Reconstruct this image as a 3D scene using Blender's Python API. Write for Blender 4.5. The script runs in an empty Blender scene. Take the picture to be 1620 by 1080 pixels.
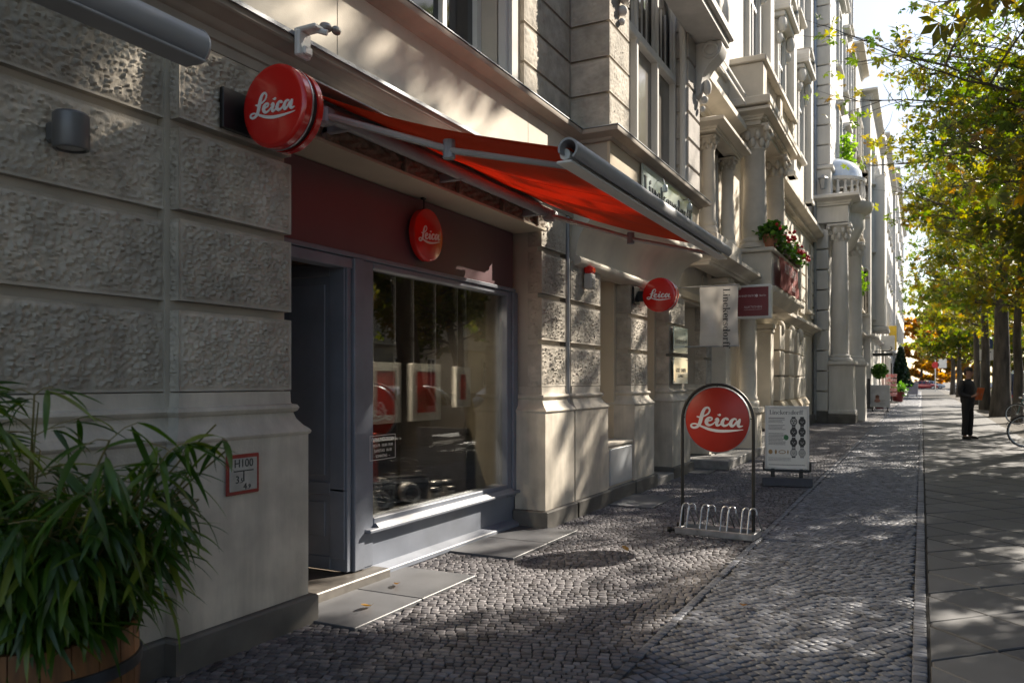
import bpy, bmesh, math, random
import numpy as np
from mathutils import Vector, Matrix, noise

random.seed(11)
rng = np.random.default_rng(11)
R = math.radians
SC = bpy.context.scene
COL = SC.collection

# ---------------------------------------------------------------- camera
VIEW = math.atan(648 / 1260)                     # the view turns left of the street direction (+Y)
cam = bpy.data.objects.new('camera', bpy.data.cameras.new('camera'))
COL.objects.link(cam)
cam.location = (0, 0, 1.45)
cam.rotation_euler = (R(90), 0, VIEW)
cam.data.lens = 28
cam.data.sensor_width = 36
cam.data.shift_y = 62 / 1620
cam.data.clip_end = 2000
cam.data.dof.use_dof = True
cam.data.dof.focus_distance = 6.5
cam.data.dof.aperture_fstop = 3.2
SC.camera = cam

# ---------------------------------------------------------------- light
SUN_AZ, SUN_EL = R(27.5), R(33)                  # from +Y towards +X
world = bpy.data.worlds.new('World')
SC.world = world
world.use_nodes = True
wn, wl = world.node_tree.nodes, world.node_tree.links
wn.clear()
w_out = wn.new('ShaderNodeOutputWorld')
w_bg = wn.new('ShaderNodeBackground')
w_sky = wn.new('ShaderNodeTexSky')
w_sky.sky_type = 'NISHITA'
w_sky.sun_disc = False
w_sky.sun_elevation = SUN_EL
w_sky.sun_rotation = SUN_AZ
w_sky.dust_density = 0.8
w_tc = wn.new('ShaderNodeTexCoord')
w_mp = wn.new('ShaderNodeMapping')
w_mp.inputs['Scale'].default_value = (1, 1, 2.4)
w_nz = wn.new('ShaderNodeTexNoise')
w_nz.inputs['Scale'].default_value = 1.7
w_nz.inputs['Detail'].default_value = 6
w_rp = wn.new('ShaderNodeValToRGB')
w_rp.color_ramp.elements[0].position = 0.50
w_rp.color_ramp.elements[1].position = 0.72
w_mx = wn.new('ShaderNodeMix')
w_mx.data_type = 'RGBA'
w_mx.inputs['B'].default_value = (4.1, 4.3, 4.6, 1)     # sunlit thin cloud
wl.new(w_tc.outputs['Generated'], w_mp.inputs['Vector'])
wl.new(w_mp.outputs['Vector'], w_nz.inputs['Vector'])
wl.new(w_nz.outputs['Fac'], w_rp.inputs['Fac'])
wl.new(w_rp.outputs['Color'], w_mx.inputs['Factor'])
wl.new(w_sky.outputs['Color'], w_mx.inputs['A'])
wl.new(w_mx.outputs['Result'], w_bg.inputs['Color'])
w_bg.inputs['Strength'].default_value = 0.088
wl.new(w_bg.outputs['Background'], w_out.inputs['Surface'])

sun = bpy.data.objects.new('sun', bpy.data.lights.new('sun', 'SUN'))
COL.objects.link(sun)
sun.data.energy = 5.0
sun.data.angle = R(0.53)
sun.data.color = (1.0, 0.90, 0.76)
SUN_DIR = Vector((math.sin(SUN_AZ) * math.cos(SUN_EL), math.cos(SUN_AZ) * math.cos(SUN_EL), math.sin(SUN_EL)))
sun.rotation_euler = SUN_DIR.to_track_quat('Z', 'Y').to_euler()
sun.location = (10, 20, 30)

SC.view_settings.view_transform = 'Standard'
SC.view_settings.look = 'None'
SC.view_settings.gamma = 1
SC.view_settings.use_curve_mapping = False
SC.view_settings.exposure = 1.42

# ---------------------------------------------------------------- helpers
def tag(o, label=None, cat=None, group=None, kind=None):
    if label: o['label'] = label
    if cat: o['category'] = cat
    if group: o['group'] = group
    if kind: o['kind'] = kind
    return o

def thing(name, label, cat, loc=(0, 0, 0), rz=0.0, group=None):
    o = bpy.data.objects.new(name, None)
    COL.objects.link(o)
    o.empty_display_size = 0.2
    o.location = loc
    o.rotation_euler = (0, 0, rz)
    return tag(o, label, cat, group)

def copy_tree(o, parent=None):
    c = o.copy()
    COL.objects.link(c)
    c.parent = parent
    for ch in list(o.children):
        copy_tree(ch, c)
    return c

def root_of(o):
    while o.parent: o = o.parent
    return o

class MB:
    """collects geometry of one mesh object"""
    def __init__(s): s.v, s.f = [], []
    def add(s, vs, fs):
        o = len(s.v)
        s.v += [tuple(p) for p in vs]
        s.f += [tuple(i + o for i in f) for f in fs]
        return s
    def xf(s, m, start=0):
        for i in range(start, len(s.v)): s.v[i] = tuple(m @ Vector(s.v[i]))
        return s
    def box(s, x0, x1, y0, y1, z0, z1, b=0.0):
        if x0 > x1: x0, x1 = x1, x0
        if y0 > y1: y0, y1 = y1, y0
        if z0 > z1: z0, z1 = z1, z0
        b = min(b, (x1 - x0) * .45, (y1 - y0) * .45, (z1 - z0) * .45)
        if b <= 0:
            return s.add([(x, y, z) for x in (x0, x1) for y in (y0, y1) for z in (z0, z1)],
                         [(0, 1, 3, 2), (4, 6, 7, 5), (0, 4, 5, 1), (2, 3, 7, 6), (0, 2, 6, 4), (1, 5, 7, 3)])
        vs, idx = [], {}
        for i, x in enumerate((x0, x1)):
            for j, y in enumerate((y0, y1)):
                for k, z in enumerate((z0, z1)):
                    dx, dy, dz = (b if i == 0 else -b), (b if j == 0 else -b), (b if k == 0 else -b)
                    for a, p in (('x', (x, y + dy, z + dz)), ('y', (x + dx, y, z + dz)), ('z', (x + dx, y + dy, z))):
                        idx[i, j, k, a] = len(vs); vs.append(p)
        F = []
        for i in (0, 1):
            F.append([idx[i, j, k, 'x'] for j, k in ((0, 0), (0, 1), (1, 1), (1, 0))])
            F.append([idx[j, i, k, 'y'] for j, k in ((0, 0), (0, 1), (1, 1), (1, 0))])
            F.append([idx[j, k, i, 'z'] for j, k in ((0, 0), (0, 1), (1, 1), (1, 0))])
        for p in (0, 1):
            for q in (0, 1):
                F.append([idx[p, q, 0, 'x'], idx[p, q, 1, 'x'], idx[p, q, 1, 'y'], idx[p, q, 0, 'y']])
                F.append([idx[p, 0, q, 'x'], idx[p, 1, q, 'x'], idx[p, 1, q, 'z'], idx[p, 0, q, 'z']])
                F.append([idx[0, p, q, 'y'], idx[1, p, q, 'y'], idx[1, p, q, 'z'], idx[0, p, q, 'z']])
        for i in (0, 1):
            for j in (0, 1):
                for k in (0, 1): F.append([idx[i, j, k, a] for a in 'xyz'])
        return s.add(vs, F)
    def tube(s, path, r, n=8, caps=True, flat=1.0):
        P = [Vector(p) for p in path]
        rs = r if isinstance(r, (list, tuple)) else [r] * len(P)
        t0 = (P[1] - P[0]).normalized()
        u = t0.orthogonal().normalized()
        if abs(t0.z) < .9: u = t0.cross(Vector((0, 0, 1))).normalized()
        vs, fs = [], []
        for i, p in enumerate(P):
            a, b = P[max(0, i - 1)], P[min(len(P) - 1, i + 1)]
            t = (b - a).normalized() if (b - a).length > 1e-9 else t0
            u = (u - t * u.dot(t))
            u = u.normalized() if u.length > 1e-6 else t.orthogonal().normalized()
            w = t.cross(u)
            for k in range(n):
                ang = 2 * math.pi * k / n
                vs.append(p + (u * math.cos(ang) + w * math.sin(ang) * flat) * rs[i])
        for i in range(len(P) - 1):
            for k in range(n):
                k2 = (k + 1) % n
                fs.append((i * n + k, i * n + k2, (i + 1) * n + k2, (i + 1) * n + k))
        if caps:
            fs.append(tuple(range(n - 1, -1, -1)))
            fs.append(tuple(range((len(P) - 1) * n, len(P) * n)))
        return s.add(vs, fs)
    def lathe(s, prof, c=(0, 0, 0), n=20, axis='z', a0=0.0, a1=2 * math.pi):
        full = abs(a1 - a0 - 2 * math.pi) < 1e-6
        m = n if full else n + 1
        vs, fs = [], []
        for r, h in prof:
            for k in range(m):
                a = a0 + (a1 - a0) * k / n
                x, y = r * math.cos(a), r * math.sin(a)
                if axis == 'z': p = (c[0] + x, c[1] + y, c[2] + h)
                elif axis == 'y': p = (c[0] + x, c[1] + h, c[2] + y)
                else: p = (c[0] + h, c[1] + x, c[2] + y)
                vs.append(p)
        for i in range(len(prof) - 1):
            for k in range(n):
                k2 = (k + 1) % m
                fs.append((i * m + k, i * m + k2, (i + 1) * m + k2, (i + 1) * m + k))
        if full and tuple(prof[0]) != tuple(prof[-1]):
            if prof[0][0] > 1e-6: fs.append(tuple(range(m)))
            if prof[-1][0] > 1e-6: fs.append(tuple((len(prof) - 1) * m + k for k in range(m)))
        return s.add(vs, fs)
    def sweep(s, prof, path, closed=False, caps=True):
        """profile of (out, z) along a plan path; out lies to the right of the way the path runs"""
        P = [Vector((p[0], p[1])) for p in path]
        n = len(P)
        offs = []
        for i in range(n):
            ds = []
            if i > 0 or closed: ds.append((P[i] - P[i - 1]).normalized())
            if i < n - 1 or closed: ds.append((P[(i + 1) % n] - P[i]).normalized())
            ns = [Vector((d.y, -d.x)) for d in ds]
            m = ns[0] if len(ns) == 1 else (ns[0] + ns[1])
            if len(ns) == 2: m = m / max(.2, (m.length ** 2) / 2)
            offs.append(m)
        vs, fs, k = [], [], len(prof)
        for i in range(n):
            for o, z in prof: vs.append((P[i].x + offs[i].x * o, P[i].y + offs[i].y * o, z))
        for i in range(n if closed else n - 1):
            j = (i + 1) % n
            for q in range(k - 1): fs.append((i * k + q, i * k + q + 1, j * k + q + 1, j * k + q))
        if caps and not closed:
            fs.append(tuple(range(k))); fs.append(tuple((n - 1) * k + q for q in range(k - 1, -1, -1)))
        return s.add(vs, fs)
    def prism(s, poly, axis, a0, a1):
        n = len(poly)
        def p3(u, v, a): return {'x': (a, u, v), 'y': (u, a, v), 'z': (u, v, a)}[axis]
        vs = [p3(u, v, a0) for u, v in poly] + [p3(u, v, a1) for u, v in poly]
        fs = [tuple(range(n)), tuple(range(2 * n - 1, n - 1, -1))]
        fs += [(i, (i + 1) % n, n + (i + 1) % n, n + i) for i in range(n)]
        return s.add(vs, fs)
    def ball(s, c, r, n=10, m=7, sq=(1, 1, 1)):
        vs, fs = [], []
        for i in range(m + 1):
            ph = math.pi * i / m
            for k in range(n):
                a = 2 * math.pi * k / n
                vs.append((c[0] + r * sq[0] * math.sin(ph) * math.cos(a), c[1] + r * sq[1] * math.sin(ph) * math.sin(a), c[2] + r * sq[2] * math.cos(ph)))
        for i in range(m):
            for k in range(n):
                k2 = (k + 1) % n
                fs.append((i * n + k, (i + 1) * n + k, (i + 1) * n + k2, i * n + k2))
        return s.add(vs, fs)
    def mesh(s, name, mat, off=(0, 0, 0), smooth=None, recalc=True):
        me = bpy.data.meshes.new(name)
        me.from_pydata([(x - off[0], y - off[1], z - off[2]) for x, y, z in s.v], [], s.f)
        if recalc:
            b = bmesh.new(); b.from_mesh(me)
            bmesh.ops.remove_doubles(b, verts=b.verts, dist=1e-5)
            bmesh.ops.recalc_face_normals(b, faces=b.faces)
            b.to_mesh(me); b.free()
        if smooth:
            me.polygons.foreach_set('use_smooth', [True] * len(me.polygons))
            me.set_sharp_from_angle(angle=R(smooth))
        if mat: me.materials.append(mat)
        me.update()
        return me

def part(name, mb, mat, parent=None, smooth=35, world=True, recalc=True):
    """one mesh object; geometry given in world metres is stored relative to its thing"""
    off = (0, 0, 0)
    if parent and world: off = tuple(root_of(parent).location)
    o = bpy.data.objects.new(name, mb.mesh(name, mat, off, smooth, recalc) if isinstance(mb, MB) else mb)
    COL.objects.link(o)
    o.parent = parent
    return o

def share(name, me, parent, loc=(0, 0, 0), rot=(0, 0, 0), scale=(1, 1, 1)):
    o = bpy.data.objects.new(name, me)
    COL.objects.link(o)
    o.parent = parent
    o.location, o.rotation_euler, o.scale = loc, rot, scale
    return o

def np_mesh(name, V, F, mat, attr=None, smooth=False):
    """V (n,3), F (m,4 or 3), attr: per-face value stored as 'tint'"""
    V = np.asarray(V, np.float32); F = np.asarray(F, np.int32)
    me = bpy.data.meshes.new(name)
    k = F.shape[1]
    me.vertices.add(len(V)); me.vertices.foreach_set('co', V.ravel())
    me.loops.add(F.size); me.loops.foreach_set('vertex_index', F.ravel())
    me.polygons.add(len(F)); me.polygons.foreach_set('loop_start', np.arange(0, F.size, k, dtype=np.int32))
    if attr is not None:
        a = me.attributes.new('tint', 'FLOAT', 'FACE'); a.data.foreach_set('value', np.asarray(attr, np.float32))
    if smooth: me.polygons.foreach_set('use_smooth', np.ones(len(F), bool))
    me.update(calc_edges=True); me.validate()
    if mat: me.materials.append(mat)
    return me

# ---------------------------------------------------------------- materials
MATS = {}
def M(name, col, rough=.6, metal=0.0, var=.12, vscale=2.5, bump=0.0, bscale=60, bdist=.004, stain=0.0, col2=None,
      stretch=(1, 1, 1), tint=None, spec=.5, coat=0.0, emit=0, sheen=0, rvar=.0, streak=0.0, ovar=0.0):
    if name in MATS: return MATS[name]
    m = bpy.data.materials.new(name); m.use_nodes = True
    nt = m.node_tree; N, L = nt.nodes, nt.links
    bs = N['Principled BSDF']
    bs.inputs['Roughness'].default_value = rough
    bs.inputs['Metallic'].default_value = metal
    bs.inputs['Specular IOR Level'].default_value = spec
    bs.inputs['Coat Weight'].default_value = coat
    tc = N.new('ShaderNodeTexCoord'); oi = N.new('ShaderNodeObjectInfo')
    mu = N.new('ShaderNodeMath'); mu.operation = 'MULTIPLY'; mu.inputs[1].default_value = 37
    L.new(oi.outputs['Random'], mu.inputs[0])
    ad = N.new('ShaderNodeVectorMath'); ad.operation = 'ADD'
    L.new(tc.outputs['Object'], ad.inputs[0]); L.new(mu.outputs[0], ad.inputs[1])
    mp = N.new('ShaderNodeMapping'); mp.inputs['Scale'].default_value = stretch
    L.new(ad.outputs[0], mp.inputs['Vector'])
    nz = N.new('ShaderNodeTexNoise'); nz.inputs['Scale'].default_value = vscale; nz.inputs['Detail'].default_value = 5
    L.new(mp.outputs[0], nz.inputs['Vector'])
    c = tuple(col) + (1,)
    mx = N.new('ShaderNodeMix'); mx.data_type = 'RGBA'
    k = col2 or tuple(max(0, v * (1 - 2 * var)) for v in col)
    mx.inputs['A'].default_value = tuple(k) + (1,)
    mx.inputs['B'].default_value = c if col2 else tuple(min(1, v * (1 + var)) for v in col) + (1,)
    rp = N.new('ShaderNodeMapRange'); rp.inputs['From Min'].default_value = .3; rp.inputs['From Max'].default_value = .68
    L.new(nz.outputs['Fac'], rp.inputs['Value']); L.new(rp.outputs[0], mx.inputs['Factor'])
    out = mx.outputs['Result']
    if stain or streak:
        n2 = N.new('ShaderNodeTexNoise'); n2.inputs['Scale'].default_value = .9; n2.inputs['Detail'].default_value = 8; n2.inputs['Roughness'].default_value = .65
        mp2 = N.new('ShaderNodeMapping'); mp2.inputs['Scale'].default_value = (3, 3, .35) if streak else (1, 1, 1)
        L.new(ad.outputs[0], mp2.inputs['Vector']); L.new(mp2.outputs[0], n2.inputs['Vector'])
        r2 = N.new('ShaderNodeMapRange'); r2.inputs['From Min'].default_value = .35; r2.inputs['From Max'].default_value = .65
        r2.inputs['To Min'].default_value = 1 - max(stain, streak); r2.inputs['To Max'].default_value = 1
        L.new(n2.outputs['Fac'], r2.inputs['Value'])
        m2 = N.new('ShaderNodeMix'); m2.data_type = 'RGBA'; m2.blend_type = 'MULTIPLY'; m2.inputs['Factor'].default_value = 1
        L.new(out, m2.inputs['A']); L.new(r2.outputs[0], m2.inputs['B']); out = m2.outputs['Result']
    if tint:                                     # per-piece tone from the face attribute
        at = N.new('ShaderNodeAttribute'); at.attribute_name = 'tint'
        r3 = N.new('ShaderNodeValToRGB')
        el = r3.color_ramp.elements
        el[0].color, el[1].color = tuple(tint[0]) + (1,), tuple(tint[-1]) + (1,)
        for i, t in enumerate(tint[1:-1]):
            e = el.new((i + 1) / (len(tint) - 1)); e.color = tuple(t) + (1,)
        L.new(at.outputs['Fac'], r3.inputs['Fac'])
        m3 = N.new('ShaderNodeMix'); m3.data_type = 'RGBA'; m3.blend_type = 'MULTIPLY'; m3.inputs['Factor'].default_value = 1
        L.new(out, m3.inputs['A']); L.new(r3.outputs['Color'], m3.inputs['B']); out = m3.outputs['Result']
    if ovar:                                     # each piece a little lighter or darker than the next
        r5 = N.new('ShaderNodeMapRange'); r5.inputs['To Min'].default_value = 1 - ovar; r5.inputs['To Max'].default_value = 1 + ovar * .6
        L.new(oi.outputs['Random'], r5.inputs['Value'])
        m5 = N.new('ShaderNodeMix'); m5.data_type = 'RGBA'; m5.blend_type = 'MULTIPLY'; m5.inputs['Factor'].default_value = 1
        L.new(out, m5.inputs['A']); L.new(r5.outputs[0], m5.inputs['B']); out = m5.outputs['Result']
    L.new(out, bs.inputs['Base Color'])
    if rvar:
        rr = N.new('ShaderNodeMapRange'); rr.inputs['To Min'].default_value = max(.02, rough - rvar); rr.inputs['To Max'].default_value = min(1, rough + rvar)
        L.new(nz.outputs['Fac'], rr.inputs['Value']); L.new(rr.outputs[0], bs.inputs['Roughness'])
    if bump:
        n4 = N.new('ShaderNodeTexNoise'); n4.inputs['Scale'].default_value = bscale; n4.inputs['Detail'].default_value = 4
        L.new(mp.outputs[0], n4.inputs['Vector'])
        bp = N.new('ShaderNodeBump'); bp.inputs['Strength'].default_value = bump; bp.inputs['Distance'].default_value = bdist
        L.new(n4.outputs['Fac'], bp.inputs['Height']); L.new(bp.outputs[0], bs.inputs['Normal'])
    if emit:
        bs.inputs['Emission Color'].default_value = c; bs.inputs['Emission Strength'].default_value = emit
    MATS[name] = m
    return m

def leaf_mat(name, cols, trans=.45, rough=.45):
    if name in MATS: return MATS[name]
    m = bpy.data.materials.new(name); m.use_nodes = True
    N, L = m.node_tree.nodes, m.node_tree.links
    bs = N['Principled BSDF']; out = N['Material Output']
    bs.inputs['Roughness'].default_value = rough
    at = N.new('ShaderNodeAttribute'); at.attribute_name = 'tint'
    rp = N.new('ShaderNodeValToRGB'); el = rp.color_ramp.elements
    el[0].color, el[1].color = tuple(cols[0]) + (1,), tuple(cols[-1]) + (1,)
    for i, t in enumerate(cols[1:-1]):
        e = el.new((i + 1) / (len(cols) - 1)); e.color = tuple(t) + (1,)
    L.new(at.outputs['Fac'], rp.inputs['Fac']); L.new(rp.outputs['Color'], bs.inputs['Base Color'])
    tr = N.new('ShaderNodeBsdfTranslucent'); hs = N.new('ShaderNodeHueSaturation')
    hs.inputs['Saturation'].default_value = 1.15; hs.inputs['Value'].default_value = 1.9
    L.new(rp.outputs['Color'], hs.inputs['Color']); L.new(hs.outputs[0], tr.inputs['Color'])
    mx = N.new('ShaderNodeMixShader'); mx.inputs[0].default_value = trans
    L.new(bs.outputs[0], mx.inputs[1]); L.new(tr.outputs[0], mx.inputs[2]); L.new(mx.outputs[0], out.inputs['Surface'])
    MATS[name] = m
    return m

def glass_mat(name, tint=(.93, .95, .94), boost=1.0, ior=1.5, rough=0.0):
    if name in MATS: return MATS[name]
    m = bpy.data.materials.new(name); m.use_nodes = True
    N, L = m.node_tree.nodes, m.node_tree.links
    N.remove(N['Principled BSDF']); out = N['Material Output']
    fr = N.new('ShaderNodeFresnel'); fr.inputs['IOR'].default_value = ior
    k = N.new('ShaderNodeMath'); k.operation = 'MULTIPLY'; k.inputs[1].default_value = boost; k.use_clamp = True
    L.new(fr.outputs[0], k.inputs[0])
    t = N.new('ShaderNodeBsdfTransparent'); t.inputs[0].default_value = tuple(tint) + (1,)
    g = N.new('ShaderNodeBsdfGlossy'); g.inputs['Roughness'].default_value = rough
    mx = N.new('ShaderNodeMixShader')
    L.new(k.outputs[0], mx.inputs[0]); L.new(t.outputs[0], mx.inputs[1]); L.new(g.outputs[0], mx.inputs[2]); L.new(mx.outputs[0], out.inputs['Surface'])
    MATS[name] = m
    return m

def cloth_mat(name, col, trans=.4, rough=.8):
    if name in MATS: return MATS[name]
    m = M(name, col, rough, var=.06, vscale=4, bump=.15, bscale=500, bdist=.001)
    N, L = m.node_tree.nodes, m.node_tree.links
    bs, out = N['Principled BSDF'], N['Material Output']
    tr = N.new('ShaderNodeBsdfTranslucent'); tr.inputs[0].default_value = tuple(col) + (1,)
    mx = N.new('ShaderNodeMixShader'); mx.inputs[0].default_value = trans
    L.new(bs.outputs[0], mx.inputs[1]); L.new(tr.outputs[0], mx.inputs[2]); L.new(mx.outputs[0], out.inputs['Surface'])
    return m

STUCCO = M('stucco', (.51, .46, .385), .85, var=.07, vscale=1.6, bump=.35, bscale=140, bdist=.003, stain=.18)
STUCCO_ROUGH = M('stucco_rough', (.53, .48, .405), .9, var=.12, vscale=7, bump=.7, bscale=120, bdist=.004, stain=.34, ovar=.10)
STUCCO_PALE = M('stucco_pale', (.67, .61, .515), .85, var=.06, vscale=1.2, bump=.35, bscale=120, bdist=.003, stain=.26)
STUCCO_PLINTH = M('stucco_plinth', (.66, .60, .505), .85, var=.10, vscale=4.5, bump=.5, bscale=90, bdist=.004, stain=.36, streak=.1)
STUCCO_CREAM = M('stucco_cream', (.60, .51, .38), .85, var=.05, vscale=1.5, bump=.2, bscale=150, bdist=.002, stain=.12)
STUCCO_GREY = M('stucco_grey', (.65, .63, .595), .85, var=.06, vscale=1.2, bump=.3, bscale=100, bdist=.003, stain=.2, streak=.15)
STUCCO_WHITE = M('stucco_white', (.60, .58, .545), .85, var=.05, vscale=1, bump=.2, bscale=90, bdist=.003, streak=.15)
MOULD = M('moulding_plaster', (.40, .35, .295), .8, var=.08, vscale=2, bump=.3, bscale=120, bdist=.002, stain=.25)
BASE_STONE = M('base_stone', (.15, .14, .125), .75, var=.15, vscale=4, bump=.4, bscale=180, bdist=.002, stain=.3)
ZINC = M('zinc_flashing', (.30, .31, .33), .45, metal=.7, var=.1, vscale=5)
FRAME_BLUE = M('shop_paint', (.20, .222, .27), .5, var=.08, vscale=3, bump=.12, bscale=60, stain=.22)
FASCIA = M('fascia_paint', (.125, .066, .075), .38, var=.08, vscale=1.5, bump=.05, bscale=40)
WHITE_PAINT = M('white_paint', (.66, .65, .62), .4, var=.05, vscale=3)
RED = M('sign_red', (.55, .012, .008), .22, var=.03, vscale=3, coat=.4)
RED_FLAT = M('sign_red_flat', (.36, .018, .006), .4, var=.06, vscale=3)
BLACK = M('black_plastic', (.012, .012, .013), .4, var=.1)
LETTER = M('letter_white', (.72, .70, .67), .5, var=.02)
INK = M('print_ink', (.025, .025, .025), .6, var=.02)
DARK_METAL = M('dark_metal', (.035, .032, .028), .45, metal=.5, var=.15, vscale=8)
STEEL = M('galvanised_steel', (.48, .49, .51), .32, metal=.9, var=.12, vscale=14, rvar=.12)
ALU = M('aluminium_paint', (.30, .305, .32), .55, metal=.15, var=.05, vscale=3, rvar=.08)
GLASS = glass_mat('window_glass', boost=0.9)
PANE_DARK = M('dark_window_pane', (.02, .022, .025), .05, var=.2, vscale=.5, spec=.9)
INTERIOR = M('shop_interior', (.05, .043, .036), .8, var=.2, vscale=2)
# ---------------------------------------------------------------- lettering
def smooth_path(pts, n=7):
    P = [np.array(p, float) for p in pts]
    out = []
    for i in range(len(P) - 1):
        p0, p1, p2, p3 = P[max(0, i - 1)], P[i], P[i + 1], P[min(len(P) - 1, i + 2)]
        for k in range(n):
            t = k / n
            out.append(.5 * ((2 * p1) + (-p0 + p2) * t + (2 * p0 - 5 * p1 + 4 * p2 - p3) * t * t + (-p0 + 3 * p1 - 3 * p2 + p3) * t ** 3))
    out.append(P[-1])
    return out

def ribbon(mb, pts, t0, rise=.0006, n=7):
    """brush stroke (x, z, width) in the XZ plane, facing -Y"""
    S = smooth_path(pts, n)
    vs, fs = [], []
    m = len(S)
    for i, (x, z, w) in enumerate(S):
        a, b = S[max(0, i - 1)], S[min(m - 1, i + 1)]
        dx, dz = b[0] - a[0], b[1] - a[1]
        l = math.hypot(dx, dz) or 1
        k = w / 2
        if i in (0, m - 1): k *= .35
        nx, nz = -dz / l * k, dx / l * k
        y = -(t0 + rise * i / m)
        vs += [(x + nx, y, z + nz), (x - nx, y, z - nz), (x - nx, 0, z - nz), (x + nx, 0, z + nz)]
    for i in range(m - 1):
        o = i * 4
        for k in range(3):
            q = (0, 1, 2, 3)
            fs.append((o + [0, 1, 3][k], o + [1, 2, 0][k], o + 4 + [1, 2, 0][k], o + 4 + [0, 1, 3][k]))
    fs += [(0, 1, 2, 3), ((m - 1) * 4, (m - 1) * 4 + 1, (m - 1) * 4 + 2, (m - 1) * 4 + 3)]
    mb.add(vs, fs)

SCRIPT = [
    [(228, 512, 14), (262, 520, 26), (300, 512, 22), (350, 498, 22), (402, 465, 24), (425, 415, 26), (400, 378, 28), (355, 392, 38), (320, 450, 52), (298, 530, 56),
     (275, 610, 50), (240, 660, 40), (190, 678, 34), (148, 662, 30), (150, 632, 26), (195, 618, 22), (245, 630, 24), (320, 662, 32), (430, 698, 40), (560, 716, 42), (700, 712, 34), (820, 700, 22), (918, 686, 8)],
    [(350, 585, 14), (400, 575, 24), (452, 556, 22), (458, 530, 24), (425, 522, 30), (388, 548, 46), (375, 590, 54), (392, 625, 44), (430, 634, 30), (478, 612, 20), (515, 575, 18)],
    [(500, 560, 14), (535, 535, 30), (545, 560, 46), (528, 600, 46), (535, 634, 38), (570, 628, 24), (612, 592, 16)],
    [(560, 470, 20), (566, 480, 52), (558, 494, 20)],
    [(690, 556, 44), (684, 534, 30), (652, 532, 30), (622, 565, 46), (612, 605, 50), (636, 636, 38), (680, 628, 26), (722, 590, 16)],
    [(822, 548, 22), (790, 534, 26), (752, 560, 42), (734, 605, 50), (752, 640, 40), (790, 620, 28), (832, 560, 24)],
    [(872, 530, 20), (856, 570, 46), (842, 615, 46), (856, 642, 38), (884, 640, 24), (912, 632, 10)],
]
def script_word(rad, thick=.003, skew=0.0):
    mb = MB()
    for j, st in enumerate(SCRIPT):
        pts = []
        for x, y, w in st:
            u, v = (x - 530) / 470 * rad, (555 - y) / 470 * rad
            pts.append((u, v + skew * u, w / 470 * rad))
        ribbon(mb, pts, thick + j * .0005)
    return mb

def ring_polys(cx, cy, rx, ry, tx, ty, a0=0, a1=360, n=20):
    out = []
    for i in range(n):
        p = R(a0 + (a1 - a0) * i / n); q = R(a0 + (a1 - a0) * (i + 1) / n)
        out.append([(cx + rx * math.cos(p), cy + ry * math.sin(p)), (cx + rx * math.cos(q), cy + ry * math.sin(q)),
                    (cx + (rx - tx) * math.cos(q), cy + (ry - ty) * math.sin(q)), (cx + (rx - tx) * math.cos(p), cy + (ry - ty) * math.sin(p))])
    return out
def rct(x0, x1, y0, y1): return [(x0, y0), (x1, y0), (x1, y1), (x0, y1)]
def serif_glyph(ch):
    S, h, X, C = .13, .028, .47, .72
    if ch == 'L': return .52, [rct(.08, .08 + S, 0, C), rct(0, .28, C - h, C), rct(0, .50, 0, h), [(.50, 0), (.50, .22), (.47, .22), (.40, .02)]]
    if ch == 'i': return .26, [rct(.06, .06 + S, 0, X), rct(0, .19, X - h, X), rct(0, .25, 0, h)] + ring_polys(.125, .62, .07, .07, .068, .068, n=10)
    if ch in 'nr':
        a = [rct(.06, .06 + S, 0, X), rct(0, .19, X - h, X), rct(0, .25, 0, h)]
        if ch == 'n': return .56, a + ring_polys(.27, .33, .20, .15, .11, .03, 0, 150, 12) + [rct(.36, .36 + S - .02, 0, .34), rct(.29, .54, 0, h)]
        return .40, a + ring_polys(.27, .33, .12, .14, .04, .03, 40, 150, 8) + ring_polys(.33, .39, .06, .06, .058, .058, n=10)
    if ch == 'o': return .50, ring_polys(.24, .235, .235, .245, .125, .03)
    if ch == 'c': return .45, ring_polys(.24, .235, .235, .245, .125, .03, 45, 325, 18) + ring_polys(.36, .36, .06, .06, .058, .058, n=10)
    if ch == 'e': return .46, ring_polys(.24, .235, .235, .245, .125, .03, 0, 325, 20) + [rct(.10, .47, .235, .265)]
    if ch == 'd': return .55, ring_polys(.22, .235, .215, .245, .115, .03) + [rct(.36, .36 + S, 0, C), rct(.29, .37, C - h, C), rct(.48, .56, 0, h)]
    if ch == 'k': return .55, [rct(.06, .06 + S, 0, C), rct(0, .07, C - h, C), rct(0, .25, 0, h), [(.18, .20), (.22, .20), (.46, X), (.42, X)], rct(.36, .54, X - h, X), [(.24, .27), (.33, .34), (.52, .0), (.37, .0)], rct(.30, .56, 0, h)]
    if ch == 's': return .40, ring_polys(.20, .35, .15, .125, .07, .03, 20, 240, 12) + ring_polys(.19, .125, .17, .13, .085, .03, -160, 75, 12) + [[(.10, .33), (.20, .20), (.33, .14), (.20, .30)], rct(.33, .36, .36, .47), rct(.02, .05, 0, .14)]
    if ch == 'f': return .31, [rct(.06, .06 + S, 0, .58), rct(0, .28, X - h, X), rct(0, .26, 0, h)] + ring_polys(.21, .58, .15, .15, .08, .03, 40, 180, 10) + ring_polys(.29, .64, .06, .06, .058, .058, n=8)
    return .3, []
def serif_word(word, size, thick=.002):
    mb, x, k = MB(), 0.0, 0
    for ch in word:
        w, polys = serif_glyph(ch)
        for p in polys:
            y = -(thick + k * 4e-6); k += 1
            q = [((x + a) * size, b * size) for a, b in p]
            mb.add([(a, y, b) for a, b in q] + [(a, 0, b) for a, b in q], [(0, 1, 2, 3), (0, 4, 5, 1), (1, 5, 6, 2), (2, 6, 7, 3), (3, 7, 4, 0)])
        x += w + .035
    return mb, x * size

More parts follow.
